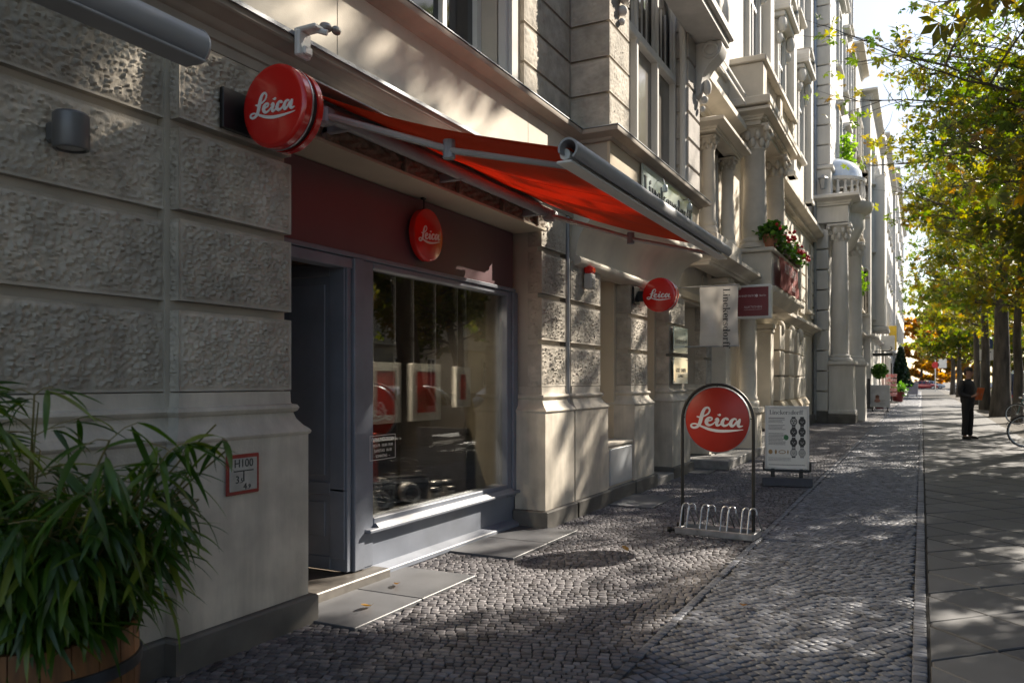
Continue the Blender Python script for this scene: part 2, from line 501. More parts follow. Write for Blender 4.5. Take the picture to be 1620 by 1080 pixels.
def text_mesh(s, size, mat, name='lettering', align='CENTER', extrude=.0008):
    cu = bpy.data.curves.new(name, 'FONT')
    cu.body, cu.size, cu.align_x, cu.align_y, cu.extrude = s, size, align, 'CENTER', extrude
    cu.resolution_u = 3
    o = bpy.data.objects.new(name, cu); COL.objects.link(o)
    dg = bpy.context.evaluated_depsgraph_get()
    me = bpy.data.meshes.new_from_object(o.evaluated_get(dg))
    bpy.data.objects.remove(o); bpy.data.curves.remove(cu)
    me.name = name; me.materials.clear(); me.materials.append(mat)
    return me

FACE_Y = (R(90), 0, 0)              # upright, read from -Y
FACE_X = (R(90), 0, R(90))          # upright, read from +X

# ---------------------------------------------------------------- ground
TINT = [(.32, .29, .28), (.68, .66, .67), (1.0, .97, .95), (1.45, 1.40, 1.36)]
COBBLE_WARM = M('cobble_warm', (.132, .130, .142), .66, spec=.35, var=.12, vscale=18, bump=.5, bscale=220, bdist=.003, tint=TINT, rvar=.12)
COBBLE_DARK = M('cobble_dark', (.108, .121, .153), .55, spec=.4, var=.14, vscale=18, bump=.5, bscale=220, bdist=.003, tint=TINT, rvar=.14)
JOINT = M('joint_sand', (.035, .031, .027), .95, var=.25, vscale=30, bump=.6, bscale=300, bdist=.004)
FLAG = M('flagstone', (.105, .102, .105), .6, var=.10, vscale=1.6, bump=.45, bscale=260, bdist=.002, stain=.25, rvar=.1)
ASPHALT = M('asphalt', (.05, .05, .052), .8, var=.1, vscale=3, bump=.5, bscale=200, bdist=.004, stain=.2)
SOIL = M('tree_strip_soil', (.085, .075, .062), .95, var=.25, vscale=6, bump=.8, bscale=40, bdist=.02)
KERB = M('kerb_granite', (.22, .215, .21), .7, var=.12, vscale=12, bump=.3, bscale=160, bdist=.002)
SLATE = M('door_slab_stone', (.115, .118, .128), .5, var=.10, vscale=3, bump=.35, bscale=200, bdist=.0015, stain=.3)

def structure(name, mb, mat, smooth=None):
    o = part(name, mb, mat, None, smooth)
    o['kind'] = 'structure'
    return o
structure('ground', MB().add([(-400, -200, -.19), (400, -200, -.19), (400, 900, -.19), (-400, 900, -.19)], [(0, 1, 2, 3)]), SOIL)
pavement = structure('pavement', MB().box(-4.2, .03, -4, 150, -.4, -.013), JOINT)
footpath = structure('footpath', MB().box(.032, 2.3, -4, 150, -.4, -.011), M('joint_dark', (.018, .017, .016), .95, bump=.4))
structure('tree_strip', MB().box(2.302, 3.35, -4, 150, -.4, -.012), SOIL)
road = structure('road', MB().box(3.5, 15.4, -60, 150, -.5, -.13), ASPHALT)
kerb = structure('kerb', MB().box(3.352, 3.498, -4, 150, -.4, -.005, .01), KERB)
structure('far_pavement', MB().box(15.42, 22.4, -60, 150, -.4, 0), FLAG)
structure('cross_street', MB().box(-60, 60, 150.2, 163, -.4, -.012), M('pale_asphalt', (.16, .155, .15), .85, bump=.2))
structure('far_ground', MB().box(-80, 80, 163.2, 320, -.4, .02), SOIL)

def stones_between(x0, x1, y0, y1, row, lmin, lmax, ang, seed, jit=.006, wv=1.0):
    """rows of rough setts laid at an angle; returns corner arrays (n,4,2)"""
    r = np.random.default_rng(seed)
    ca, sa = math.cos(ang), math.sin(ang)
    cs = np.array([(x0, y0), (x1, y0), (x1, y1), (x0, y1)])
    u = cs[:, 0] * ca + cs[:, 1] * sa; v = -cs[:, 0] * sa + cs[:, 1] * ca
    nrow = int((v.max() - v.min()) / row) + 2
    out = []
    for i in range(nrow):
        va = v.min() + i * row
        n = int((u.max() - u.min()) / ((lmin + lmax) / 2)) + 6
        L = r.uniform(lmin, lmax, n); e = u.min() - r.uniform(0, lmax) + np.concatenate([[0], np.cumsum(L)])
        wave = lambda uu: wv * (.012 * np.sin(uu * 1.7 + i * .13) + .008 * np.sin(uu * 4.1 + i * .31))
        a, b = e[:-1], e[1:]
        q = np.stack([np.stack([a, va + wave(a)], -1), np.stack([b, va + wave(b)], -1), np.stack([b, va + row + wave(b)], -1), np.stack([a, va + row + wave(a)], -1)], 1)
        q = q + r.uniform(-jit, jit, q.shape)
        c = q.mean(1); x = c[:, 0] * ca - c[:, 1] * sa; y = c[:, 0] * sa + c[:, 1] * ca
        q = q[(x > x0 + .012 * wv) & (x < x1 - .012 * wv) & (y > y0) & (y < y1)]
        if len(q): out.append(q)
    q = np.concatenate(out)
    X = q[..., 0] * ca - q[..., 1] * sa; Y = q[..., 0] * sa + q[..., 1] * ca
    return np.stack([np.clip(X, x0, x1), np.clip(Y, y0, y1)], -1)

def stone_geometry(Q, gap=.0035, bev=.007, zr=.0018, rs=None, low=-.016):
    n = len(Q)
    c = Q.mean(1, keepdims=True); d = Q - c
    l = np.linalg.norm(d, axis=2, keepdims=True)
    outer = c + d * np.maximum(.3, 1 - gap * 1.4 / l); inner = c + d * np.maximum(.25, 1 - (gap + bev) * 1.4 / l)
    h = rs.uniform(-zr, zr, (n, 1, 1)); tilt = rs.uniform(-.03, .03, (n, 1, 2))
    zi = h + .35 * (d * tilt).sum(2, keepdims=True); zo = zi - .0032
    top = np.concatenate([inner, zi], 2); mid = np.concatenate([outer, zo], 2); bot = np.concatenate([outer, np.full((n, 4, 1), low)], 2)
    cen = np.concatenate([c, h + .0015], 2)
    V = np.concatenate([top, mid, bot, cen], 1)          # 13 per stone
    T = [(12, 0, 1), (12, 1, 2), (12, 2, 3), (12, 3, 0)]
    for i in range(4):
        j = (i + 1) % 4
        T += [(i, 4 + i, 4 + j), (i, 4 + j, j), (4 + i, 8 + i, 8 + j), (4 + i, 8 + j, 4 + j)]
    return V, np.array(T)

def lay(Q, mat, parent, one, many, single, seed, **kw):
    """the nearest stones in view become objects, the rest one joined part"""
    rs = np.random.default_rng(seed)
    V, T = stone_geometry(Q, rs=rs, **kw)
    tint = np.clip(rs.normal(.5, .22, len(Q)), 0, 1)
    c = Q.mean(1)
    sv, cv = math.sin(VIEW), math.cos(VIEW)
    dep = -c[:, 0] * sv + c[:, 1] * cv; u = c[:, 0] * cv + c[:, 1] * sv
    px = 810 + 1260 * u / np.maximum(dep, .1); py = 602 + 1260 * 1.45 / np.maximum(dep, .1)
    vis = (dep > .5) & (px > 330) & (px < 1615) & (py < 1085)
    for z in SLABS: vis &= ~((c[:, 0] > z[0]) & (c[:, 0] < z[1]) & (c[:, 1] > z[2]) & (c[:, 1] < z[3]))
    order = np.argsort(np.where(vis, dep, 1e9))
    pick = set(order[:single].tolist())
    for i in order[:single]:
        v = V[i]; cc = v[12]
        share(one, np_mesh(one, v - cc, T, mat, np.full(len(T), tint[i])), parent, tuple(float(k) for k in cc))
    keep = np.array([i for i in range(len(Q)) if i not in pick and not any(z[0] < c[i, 0] < z[1] and z[2] < c[i, 1] < z[3] for z in SLABS)])
    n = len(keep)
    F = (T[None] + (np.arange(n) * 13)[:, None, None]).reshape(-1, 3)
    o = share(many, np_mesh(many, V[keep].reshape(-1, 3), F, mat, np.repeat(tint[keep], len(T))), parent)
    o['kind'] = 'stuff'

# flat slabs let into the pavement (x0, x1, y0, y1)
SLABS = [(-3.56, -2.93, 3.70, 5.12), (-3.6, -2.94, 5.74, 7.10), (-3.3, -2.72, 8.75, 9.75), (-3.4, -2.95, 12.3, 13.0)]
lay(stones_between(-4.1, -1.352, -.5, 48, .050, .044, .070, R(18), 3, jit=.005), COBBLE_WARM, pavement, 'cobblestone', 'paved_stones', 100, 5, gap=.0035)
lay(stones_between(-1.312, -.036, .5, 48, .060, .054, .086, R(-38), 4, jit=.006), COBBLE_DARK, pavement, 'sett', 'paved_setts', 185, 6, gap=.0045)
for k, (xa, xb) in enumerate(((-1.362, -1.302), (-.047, .029))):
    lay(stones_between(xa, xb, .5, 90, xb - xa, .05, .085, R(90), 8 + k, jit=.004, wv=0), COBBLE_DARK, pavement, 'edging_stone', 'edging_stones', 15, 12 + k, gap=.003)
lay(stones_between(-4.1, -1.352, 48, 120, .16, .14, .24, R(18), 23), COBBLE_WARM, pavement, 'cobblestone', 'paved_stones', 0, 25)
lay(stones_between(-1.312, -.036, 48, 120, .16, .15, .24, R(-38), 24), COBBLE_DARK, pavement, 'sett', 'paved_setts', 0, 26)

for i, (x0, x1, y0, y1) in enumerate(SLABS):
    n = 2 if y1 - y0 > 1 else 1
    for k in range(n):
        a, b = y0 + (y1 - y0) * k / n, y0 + (y1 - y0) * (k + 1) / n
        part('slab', MB().box(x0 + .004, x1 - .004, a + .004, b - .004, -.05, .012 + .003 * (i % 2), .004), SLATE, pavement, 30)

def clip_poly(P, x0, x1):
    for ax, lim, sgn in ((0, x0, 1), (0, x1, -1)):
        out = []
        for i in range(len(P)):
            a, b = P[i], P[(i + 1) % len(P)]
            ia, ib = (a[ax] - lim) * sgn >= 0, (b[ax] - lim) * sgn >= 0
            if ia: out.append(a)
            if ia != ib:
                t = (lim - a[ax]) / (b[ax] - a[ax]); out.append((a[0] + (b[0] - a[0]) * t, a[1] + (b[1] - a[1]) * t))
        P = out
        if len(P) < 3: return []
    return P
def poly_tile(mb, P, z, g=.007, b=.006):
    cx = sum(p[0] for p in P) / len(P); cy = sum(p[1] for p in P) / len(P)
    def shrink(k):
        o = []
        for x, y in P:
            l = math.hypot(x - cx, y - cy) or 1; s = max(.2, 1 - k * 1.35 / l); o.append((cx + (x - cx) * s, cy + (y - cy) * s))
        return o
    n = len(P); A, B = shrink(g + b), shrink(g)
    vs = [(x, y, z) for x, y in A] + [(x, y, z - b) for x, y in B] + [(x, y, -.03) for x, y in B]
    fs = [tuple(range(n))]
    for i in range(n):
        j = (i + 1) % n
        fs += [(i, n + i, n + j, j), (n + i, 2 * n + i, 2 * n + j, n + j)]
    mb.add(vs, fs)
FT = [M('flagstone_tone%d' % k, c, .62, var=.14, vscale=2.4, bump=.6, bscale=240, bdist=.002, stain=.32, rvar=.1)
      for k, c in enumerate(((.047, .050, .060), (.057, .060, .070), (.068, .071, .080), (.100, .102, .110)))]
tiles, rest, S = [], MB(), .52
for i in range(-60, 140):
    for j in range(-140, 60):
        cx, cy = (i - j) * S / math.sqrt(2), (i + j) * S / math.sqrt(2)
        cx2, cy2 = cx, cy + 30
        if not (-.4 < cx2 < 2.7 and -1 < cy2 < 90): continue
        h = S / math.sqrt(2)
        P = clip_poly([(cx2 + h, cy2), (cx2, cy2 + h), (cx2 - h, cy2), (cx2, cy2 - h)], .04, 2.29)
        if len(P) >= 3 and max(p[1] for p in P) - min(p[1] for p in P) > .12: tiles.append((cy2, P))
tiles.sort(key=lambda t: t[0])
count = 0
for cy, P in tiles:
    z = random.uniform(-.002, .002)
    m = FT[random.choices((0, 1, 2, 3), (5, 6, 4, 1))[0]]
    if cy > 4.2 and max(p[0] for p in P) < .12 * cy + .9 and count < 210:
        mb = MB(); poly_tile(mb, P, z); part('paving_slab', mb, m, footpath, None, recalc=False); count += 1
    else: poly_tile(rest, P, z)
part('paving_slabs', rest, FT[1], footpath, None, recalc=False)['kind'] = 'stuff'
# ---------------------------------------------------------------- the shop building
B1 = thing('apartment_building', 'cream rusticated stucco building with grey shopfront under a red awning', 'building', (-3.4, 5.4, 0))

def hgt(u, v, s, amp):
    """thrown plaster: small raised chips with creases between them"""
    p = Vector((u * 30 + s + v * 9, v * 44 - u * 7, s))
    p += noise.noise_vector(p * .6) * .5
    d = noise.voronoi(p)[0]
    c = noise.noise((u * 85 + s, v * 85, s + 4))
    return amp * (1.15 * (d[1] - d[0]) - .55 * d[0] + .30 * c + .25 * noise.noise((u * 6, v * 6, s)))

def panel(mb, fn, U, V, s, res=.011, amp=.019, m=.016):
    nu, nv = max(4, int(U / res)), max(4, int(V / res))
    us = [0, m * .8, m] + [m + (U - 2 * m) * i / nu for i in range(1, nu)] + [U - m, U - m * .8, U]
    vs_ = [0, m * .8, m] + [m + (V - 2 * m) * i / nv for i in range(1, nv)] + [V - m, V - m * .8, V]
    vs, fs = [], []
    for v in vs_:
        for u in us:
            edge = min(u, U - u, v, V - v)
            h = 0 if edge < m * .79 else (-.005 if edge < m * 1.01 else hgt(u, v, s, amp) * min(1, (edge - m) / .02 + .2))
            vs.append(fn(u, v, h))
    k = len(us)
    for i in range(len(vs_) - 1):
        for j in range(k - 1): fs.append((i * k + j, i * k + j + 1, (i + 1) * k + j + 1, (i + 1) * k + j))
    mb.add(vs, fs)

def rough_block(xf, y0, y1, z0, z1, back, left=True, right=False, res=.013, parent=None, amp=.019):
    """quarry-faced stucco block: front towards +X, its end towards -Y rough as well"""
    mb, s = MB(), random.uniform(0, 90)
    panel(mb, lambda u, v, h: (xf + h, y0 + u, z0 + v), y1 - y0, z1 - z0, s, res, amp)
    if left: panel(mb, lambda u, v, h: (back + u, y0 - h, z0 + v), xf - back, z1 - z0, s + 7, res, amp)
    for z, f in ((z0, 1), (z1, 0)):
        mb.add([(back, y0, z), (xf, y0, z), (xf, y1, z), (back, y1, z)], [(0, 1, 2, 3)])
    if not left: mb.add([(back, y0, z0), (xf, y0, z0), (xf, y0, z1), (back, y0, z1)], [(0, 1, 2, 3)])
    mb.add([(back, y1, z0), (xf, y1, z0), (xf, y1, z1), (back, y1, z1)], [(0, 1, 2, 3)])
    return part('block', mb, STUCCO_ROUGH, parent or B1, 50)

ROW0, ROW, BH = 1.395, .465, .415
def zrow(k): return ROW0 + ROW * k, ROW0 + ROW * k + BH

# core walls
core = MB()
core.box(-9, -3.485, -4, 2.80, 0, 3.3)
core.box(-9, -3.43, 2.802, 3.655, 0, 3.3)
core.box(-9, -3.9, 7.16, 14.4, 0, 4.1)
core.box(-9, -3.7, 3.66, 7.155, 2.95, 4.1)
core.box(-9, -7.6, 3.66, 7.155, 0, 2.94)
core.box(-9, -3.86, -4, 14.4, 4.105, 16)
core.box(-3.855, -3.48, -4, 4.5, 4.105, 16)
core.box(-3.855, -3.48, 6.49, 8.4, 4.105, 16)
core.box(-3.855, -3.48, 4.503, 6.487, 6.3, 16)
core.box(-3.855, -3.42, 12.02, 14.4, 4.105, 16)
core.box(-3.855, -3.44, 8.0, 14.38, 2.74, 4.1)
core.box(-3.80, -3.44, 2.80, 8.0, 3.22, 4.1)
core.box(-3.85, -3.49, -4, 2.80, 3.303, 4.1)
part('wall', core, STUCCO, B1, None)

# plinth, mouldings and dark base
PL = [(-.12, .17), (0, .17), (0, 1.13), (.010, 1.137), (.014, 1.150), (.004, 1.165), (-.02, 1.185), (-.05, 1.225), (-.062, 1.262), (-.045, 1.272), (-.036, 1.290), (-.045, 1.308), (-.068, 1.314), (-.072, 1.325), (-.074, 1.388), (-.16, 1.391)]
BS = [(-.1, -.05), (.042, -.05), (.042, .155), (.032, .166), (-.1, .168)]
PATHS = [
    [(-3.365, -4), (-3.365, 2.755), (-3.285, 2.755), (-3.285, 3.705), (-3.75, 3.705)],
    [(-3.62, 7.105), (-3.285, 7.105), (-3.285, 7.835), (-3.5, 7.835)],
    [(-3.5, 7.875), (-3.285, 7.875), (-3.285, 8.86), (-3.95, 8.86)],
    [(-3.95, 9.84), (-3.285, 9.84), (-3.285, 10.68), (-3.95, 10.68)],
    [(-3.95, 11.59), (-3.285, 11.59), (-3.285, 12.62), (-3.95, 12.62)],
    [(-3.95, 13.90), (-3.285, 13.90), (-3.285, 14.38), (-3.5, 14.38)],
]
for p in PATHS:
    part('plinth', MB().sweep(PL, p), STUCCO_PLINTH, B1, 40)
    part('plinth_base', MB().sweep(BS, p), BASE_STONE, B1, 30)
# pier cores fill the plinth up to the blocks' backs
for y0, y1 in ((7.16, 7.78), (7.90, 8.80), (9.91, 10.61), (11.66, 12.55), (13.97, 14.37)):
    part('pier_core', MB().box(-3.89, -3.412, y0 + .03, y1 - .03, 0, 3.3), STUCCO, B1, None)
# blocks
for k in range(5):
    z0, z1 = zrow(k)
    if k == 4: z0, z1 = z0 - .02, z0 + .02
    if k < 4:
        rough_block(-3.44, -.2, 1.30, z0, z1, -3.50, res=.016)
        rough_block(-3.44, 1.305, 2.812, z0, z1, -3.50, res=.010)
        rough_block(-3.36, 2.83, 3.64, z0, z1, -3.45, res=.009)
        rough_block(-3.36, 7.18, 7.78, z0, z1, -3.515)
    if k < 3:
        for y0, y1 in ((7.92, 8.81), (9.91, 10.61), (11.66, 12.55), (13.97, 14.37)):
            rough_block(-3.36, y0, y1, z0, z1, -3.56 if y0 > 8 else -3.42, res=.015)

# parapet under the niche window, its metal cover, the niche and the side door
part('parapet', MB().box(-3.85, -3.32, 8.865, 9.835, 0, .66, .01).box(-3.85, -3.30, 8.87, 9.83, .662, .70, .008), STUCCO_PALE, B1)
part('plinth_base', MB().box(-3.5, -3.255, 8.905, 9.795, -.05, .166, .008), BASE_STONE, B1)
part('cover_plate', MB().box(-3.33, -3.306, 9.00, 9.80, .19, .63, .006), M('cover_plate_metal', (.50, .53, .57), .35, metal=.5, var=.05), B1)
for y0, y1, z0 in ((8.865, 9.835, .70), (10.685, 11.585, .02)):
    n = part('window' if z0 > .1 else 'side_door', MB().box(-3.93, -3.88, y0, y0 + .08, z0, 2.74, .006).box(-3.93, -3.88, y1 - .08, y1, z0, 2.74, .006).box(-3.93, -3.885, y0 + .08, y1 - .08, 2.66, 2.74).box(-3.93, -3.885, y0 + .08, y1 - .08, z0, z0 + .1), FRAME_BLUE, B1)
    part('pane', MB().box(-3.915, -3.905, y0 + .07, y1 - .07, z0 + .09, 2.67), PANE_DARK, n, None)
    part('reveal', MB().box(-3.88, -3.565, y1 + .002, y1 + .11, z0, 2.74, .004), STUCCO_CREAM, B1)
part('door_step', MB().box(-3.88, -3.25, 10.72, 11.55, -.05, .10, .01), KERB, B1)
part('lintel', MB().box(-3.9, -3.37, 8.815, 14.37, 2.785, 2.9, .006), STUCCO_CREAM, B1)
part('drain_pipe', MB().tube([(-3.375, 7.855, .02), (-3.375, 7.855, 3.2)], .03, 10), ZINC, B1)

# entablature over the shop: architrave, ledge with zinc cover, plain panel, cornice
E0 = [(-.30, 3.215), (.03, 3.215), (.03, 3.27), (.045, 3.275), (.045, 3.325), (.06, 3.33), (.075, 3.345), (.085, 3.365), (.12, 3.375), (.14, 3.39), (.165, 3.395), (.175, 3.405), (.175, 3.445), (-.30, 3.47)]
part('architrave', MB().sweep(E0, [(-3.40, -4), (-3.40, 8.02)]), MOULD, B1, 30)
part('ledge_flashing', MB().prism([(-3.43, 3.478), (-3.215, 3.452), (-3.215, 3.435), (-3.205, 3.435), (-3.205, 3.458), (-3.43, 3.486)], 'y', -4, 8.02), ZINC, B1, None)
for y0, y1 in ((-4, 1.2), (1.204, 4.08), (4.084, 6.9), (6.904, 8.02)):
    part('wall_panel', MB().box(-3.5, -3.375, y0, y1, 3.47, 4.05, .003), STUCCO_PALE, B1)
CO = [(-.30, 4.04), (.03, 4.04), (.04, 4.055), (.05, 4.07), (.085, 4.08), (.11, 4.095), (.145, 4.105), (.15, 4.115), (.15, 4.15), (.14, 4.155), (-.30, 4.185)]
ERK = [(-3.40, -4), (-3.40, 8.13), (-3.0, 8.13), (-3.0, 12.02), (-3.42, 12.02)]
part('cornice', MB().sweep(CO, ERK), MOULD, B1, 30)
part('cornice_flashing', MB().sweep([(-.28, 4.19), (.145, 4.160), (.157, 4.156), (.157, 4.165), (.145, 4.170), (-.28, 4.198)], ERK), ZINC, B1, None)

# frieze beam and soffit above the shopfront
part('soffit', MB().box(-3.70, -3.30, 3.66, 7.155, 2.93, 2.948), STUCCO_CREAM, B1, None)
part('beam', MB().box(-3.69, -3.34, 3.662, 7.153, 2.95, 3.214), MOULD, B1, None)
fr = MB()
def leafy(u, v, h):
    w = .5 + .5 * math.sin(u * 36 + math.sin(v * 60) * 1.6) * math.cos(v * 52 - 2.7)
    return (-3.338 + .022 * w + .006 * noise.noise((u * 60, v * 60, 2)), 3.62 + u, 2.957 + v)
panel(fr, leafy, 3.57, .115, 3, .011, .001, .006)
for y in (3.9, 4.75, 5.5, 6.25, 6.95): fr.box(-3.33, -3.285, y - .02, y + .02, 2.95, 3.08, .006)
part('carved_frieze', fr, M('carved_plaster', (.30, .235, .17), .8, var=.2, vscale=20, stain=.3), B1, 40)
for z in (2.948, 3.078): part('frieze_bead', MB().tube([(-3.318, 3.62, z), (-3.318, 7.19, z)], .012, 8), MOULD, B1)

# upper wall: blocks of scratched plaster and the first floor window
def smooth_block(x0, x1, y0, y1, z0, z1, mat=None):
    return part('block', MB().box(x0, x1, y0, y1, z0, z1, .012), mat or PITTED, B1)
PITTED = M('pitted_plaster', (.43, .40, .37), .9, var=.08, vscale=6, bump=1.0, bscale=70, bdist=.012, stain=.12)
BP = .385
for k in range(8):
    z0 = 4.185 + BP * k; z1 = z0 + BP - .03
    if k < 5: rough_block(-3.435, 6.94, 8.06, z0, z1, -3.5, res=.019, amp=.012)
    else: smooth_block(-3.5, -3.435, 6.94, 8.06, z0, z1)
    smooth_block(-3.5, -3.435, -.5, 3.9, z0, z1)
    if k < 5: rough_block(-2.985, 8.10, 8.75, z0, z1, -3.44, res=.016, amp=.012)   # the bay's corner pier
    else: smooth_block(-3.44, -2.985, 8.10, 8.75, z0, z1)
    smooth_block(-3.44, -2.985, 11.36, 12.02, z0, z1)
    smooth_block(-3.5, -3.40, 12.10, 13.1, z0, z1)
part('pier_core', MB().box(-3.5, -3.02, 8.14, 8.72, 4.17, 9).box(-3.5, -3.02, 11.39, 11.99, 4.17, 9), STUCCO, B1, None)
part('bay_wall', MB().box(-3.86, -3.03, 8.73, 11.38, 7.3, 16).box(-3.86, -3.03, 8.14, 12.0, 9.01, 16).box(-3.86, -3.03, 8.15, 12.0, 3.36, 4.16), STUCCO, B1, None)
part('bay_frieze', MB().box(-3.03, -2.995, 8.14, 12.0, 3.46, 4.045, .004), STUCCO_CREAM, B1)
for y in (8.14, 12.0):
    pass
win = part('window', MB().box(-3.74, -3.66, 4.5, 4.58, 4.2, 6.3).box(-3.74, -3.66, 6.41, 6.487, 4.2, 6.3).box(-3.74, -3.66, 5.10, 5.16, 4.2, 6.3).box(-3.74, -3.66, 5.82, 5.88, 4.2, 6.3)
           .box(-3.74, -3.67, 4.58, 6.41, 4.2, 4.29).box(-3.74, -3.67, 4.58, 6.41, 5.5, 5.58), WHITE_PAINT, B1)
part('pane', MB().box(-3.72, -3.71, 4.55, 6.45, 4.22, 6.3), PANE_DARK, win, None)
part('window_casing', MB().sweep([(-.02, 0), (.05, 0), (.055, .02), (.035, .03), (.035, .07), (.05, .08), (.05, .12), (-.02, .12)], [(0, 0), (0, 1)], caps=True), WHITE_PAINT, B1) if False else None
for y0, y1 in ((6.49, 6.74), (4.25, 4.5)):
    part('window_casing', MB().box(-3.5, -3.40, y0, y1, 4.19, 6.5, .01).box(-3.42, -3.37, y0 + .05, y1 - .05, 4.25, 6.45, .015), STUCCO_WHITE, B1)
part('window_sill', MB().box(-3.76, -3.34, 4.2, 6.8, 4.168, 4.20, .006), ZINC, B1)
# tall arched window of the bay
bw = MB()
for y in (8.76, 9.55, 10.42, 11.28): bw.box(-3.30, -3.16, y, y + .075, 4.2, 7.2, .01)
bw.box(-3.30, -3.15, 8.8, 11.3, 5.72, 5.83, .01).box(-3.30, -3.15, 8.8, 11.3, 4.18, 4.28, .01)
bwin = part('window', bw, STUCCO_WHITE, B1)
for y0, y1 in ((8.84, 9.55), (9.63, 10.42), (10.50, 11.28)):
    part('pane', MB().box(-3.255, -3.245, y0, y1, 4.28, 5.72), M('reflection_tinted_pane', (.20, .185, .165), .08, var=.15, vscale=.8, spec=.8), bwin, None)  # beige-grey reflection painted into the lower panes' colour
    part('pane', MB().box(-3.255, -3.245, y0, y1, 5.83, 7.2), PANE_DARK, bwin, None)
    a = []
    for i in range(13):
        t = math.pi * i / 12; a.append((-3.215, (y0 + y1) / 2 - (y1 - y0) * .46 * math.cos(t), 6.55 + .42 * math.sin(t)))
    part('arch_bar', MB().tube([(-3.215, y0 + .03, 5.83)] + a + [(-3.215, y1 - .03, 5.83)], .022, 6), STUCCO_WHITE, bwin)
    part('bar', MB().tube([(-3.22, (y0 + y1) / 2 - .1, 5.83), (-3.22, (y0 + y1) / 2 - .1, 6.6)], .014, 6).tube([(-3.22, (y0 + y1) / 2 + .1, 5.83), (-3.22, (y0 + y1) / 2 + .1, 6.6)], .014, 6), STUCCO_WHITE, bwin)
ar = MB()
pts = [(-3.06, 10.04 - 1.30 * math.cos(math.pi * i / 20), 6.1 + 1.25 * math.sin(math.pi * i / 20)) for i in range(21)]
ar.tube([(-3.06, 8.74, 4.2)] + pts + [(-3.06, 11.34, 4.2)], .05, 8)
part('window_casing', ar, STUCCO_WHITE, B1)
# cove that carries the bay
cv = [(-3.5, 2.70), (-3.37, 2.70), (-3.31, 2.715), (-3.285, 2.74), (-3.28, 2.77), (-3.30, 2.80), (-3.34, 2.815), (-3.345, 2.84), (-3.33, 2.93), (-3.295, 3.03), (-3.235, 3.13), (-3.15, 3.21), (-3.05, 3.26), (-2.985, 3.28), (-2.96, 3.30), (-2.95, 3.33), (-2.96, 3.36), (-2.99, 3.37), (-2.99, 3.46), (-3.5, 3.46)]
part('cove', MB().prism(cv, 'y', 8.02, 12.05), STUCCO_PALE, B1, 40)
# balcony slab with scroll brackets over the bay window
part('balcony_slab', MB().box(-3.02, -2.58, 9.4, 12.2, 6.46, 6.56, .01).box(-3.02, -2.52, 9.35, 12.25, 6.562, 6.70, .02), STUCCO_GREY, B1)
def scroll(y0, y1, parent):
    mb = MB()
    prof = [(-3.0, 6.45), (-2.62, 6.45), (-2.60, 6.38), (-2.63, 6.28), (-2.70, 6.20), (-2.80, 6.12), (-2.88, 6.0), (-2.91, 5.85), (-2.93, 5.72), (-3.0, 5.65)]
    mb.prism(prof, 'y', y0, y1)
    part('bracket', mb, STUCCO_GREY, parent, 30)
    for y, s in ((y0, -1),):
        part('volute', MB().lathe([(.001, -.03), (.05, -.03), (.075, -.015), (.09, -.03), (.125, -.03), (.13, 0)], (-2.78, y, 6.33), 18, 'y'), STUCCO_GREY, parent)
    part('acanthus', MB().ball((-2.86, (y0 + y1) / 2, 5.84), .085, 10, 7, (.8, .9, 1.4)).ball((-2.90, (y0 + y1) / 2, 5.66), .06, 9, 6).ball((-2.93, (y0 + y1) / 2, 5.53), .045, 8, 6), STUCCO_GREY, parent)
scroll(11.80, 12.12, B1)
# carved console on the bay's corner pier
part('console', MB().ball((-2.93, 8.42, 5.72), .09, 10, 7, (.8, 1, 1.1)).ball((-2.95, 8.42, 5.55), .06, 9, 6).ball((-2.96, 8.42, 5.43), .04, 8, 6).box(-3.0, -2.86, 8.3, 8.54, 5.80, 5.95, .03)
     .ball((-2.92, 8.36, 5.66), .035, 7, 5).ball((-2.92, 8.48, 5.66), .035, 7, 5), STUCCO_GREY, B1, 40)

# ---------------- shopfront
SX = -3.635
part('door_step', MB().box(-5.2, -3.47, 3.715, 4.80, -.05, .075, .008), M('step_granite', (.13, .118, .105), .45, var=.15, vscale=10, bump=.3, bscale=150, bdist=.001, stain=.25), B1)
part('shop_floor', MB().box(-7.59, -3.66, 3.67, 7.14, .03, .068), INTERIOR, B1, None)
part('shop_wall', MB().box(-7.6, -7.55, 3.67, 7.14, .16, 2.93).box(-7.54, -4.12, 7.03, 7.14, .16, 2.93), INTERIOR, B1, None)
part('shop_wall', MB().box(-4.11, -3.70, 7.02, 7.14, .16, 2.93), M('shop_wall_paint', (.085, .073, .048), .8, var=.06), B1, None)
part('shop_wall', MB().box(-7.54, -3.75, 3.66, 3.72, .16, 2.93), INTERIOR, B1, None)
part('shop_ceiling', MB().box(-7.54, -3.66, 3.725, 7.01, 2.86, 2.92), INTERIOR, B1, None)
part('fascia_board', MB().box(-3.715, SX, 3.66, 7.09, 2.365, 2.925, .004), FASCIA, B1)
part('fascia_trim', MB().box(-3.715, SX + .03, 3.66, 7.09, 2.33, 2.365, .005), FRAME_BLUE, B1)
sf = MB()
for y0, y1, d in ((4.55, 4.67, .03), (4.672, 4.795, .012), (6.945, 7.035, .012), (7.037, 7.145, .03)): sf.box(-3.755, SX + d, y0, y1, .08 if y0 < 5 else .3, 2.33, .008)
sf.box(-3.735, SX + .012, 4.80, 6.94, 2.285, 2.328, .006)
sf.box(-3.755, SX + .012, 4.80, 6.94, .385, .43, .006)
shop = part('shop_window', sf, FRAME_BLUE, B1)
part('pane', MB().box(-3.683, -3.675, 4.79, 6.95, .425, 2.29), GLASS, shop, None)
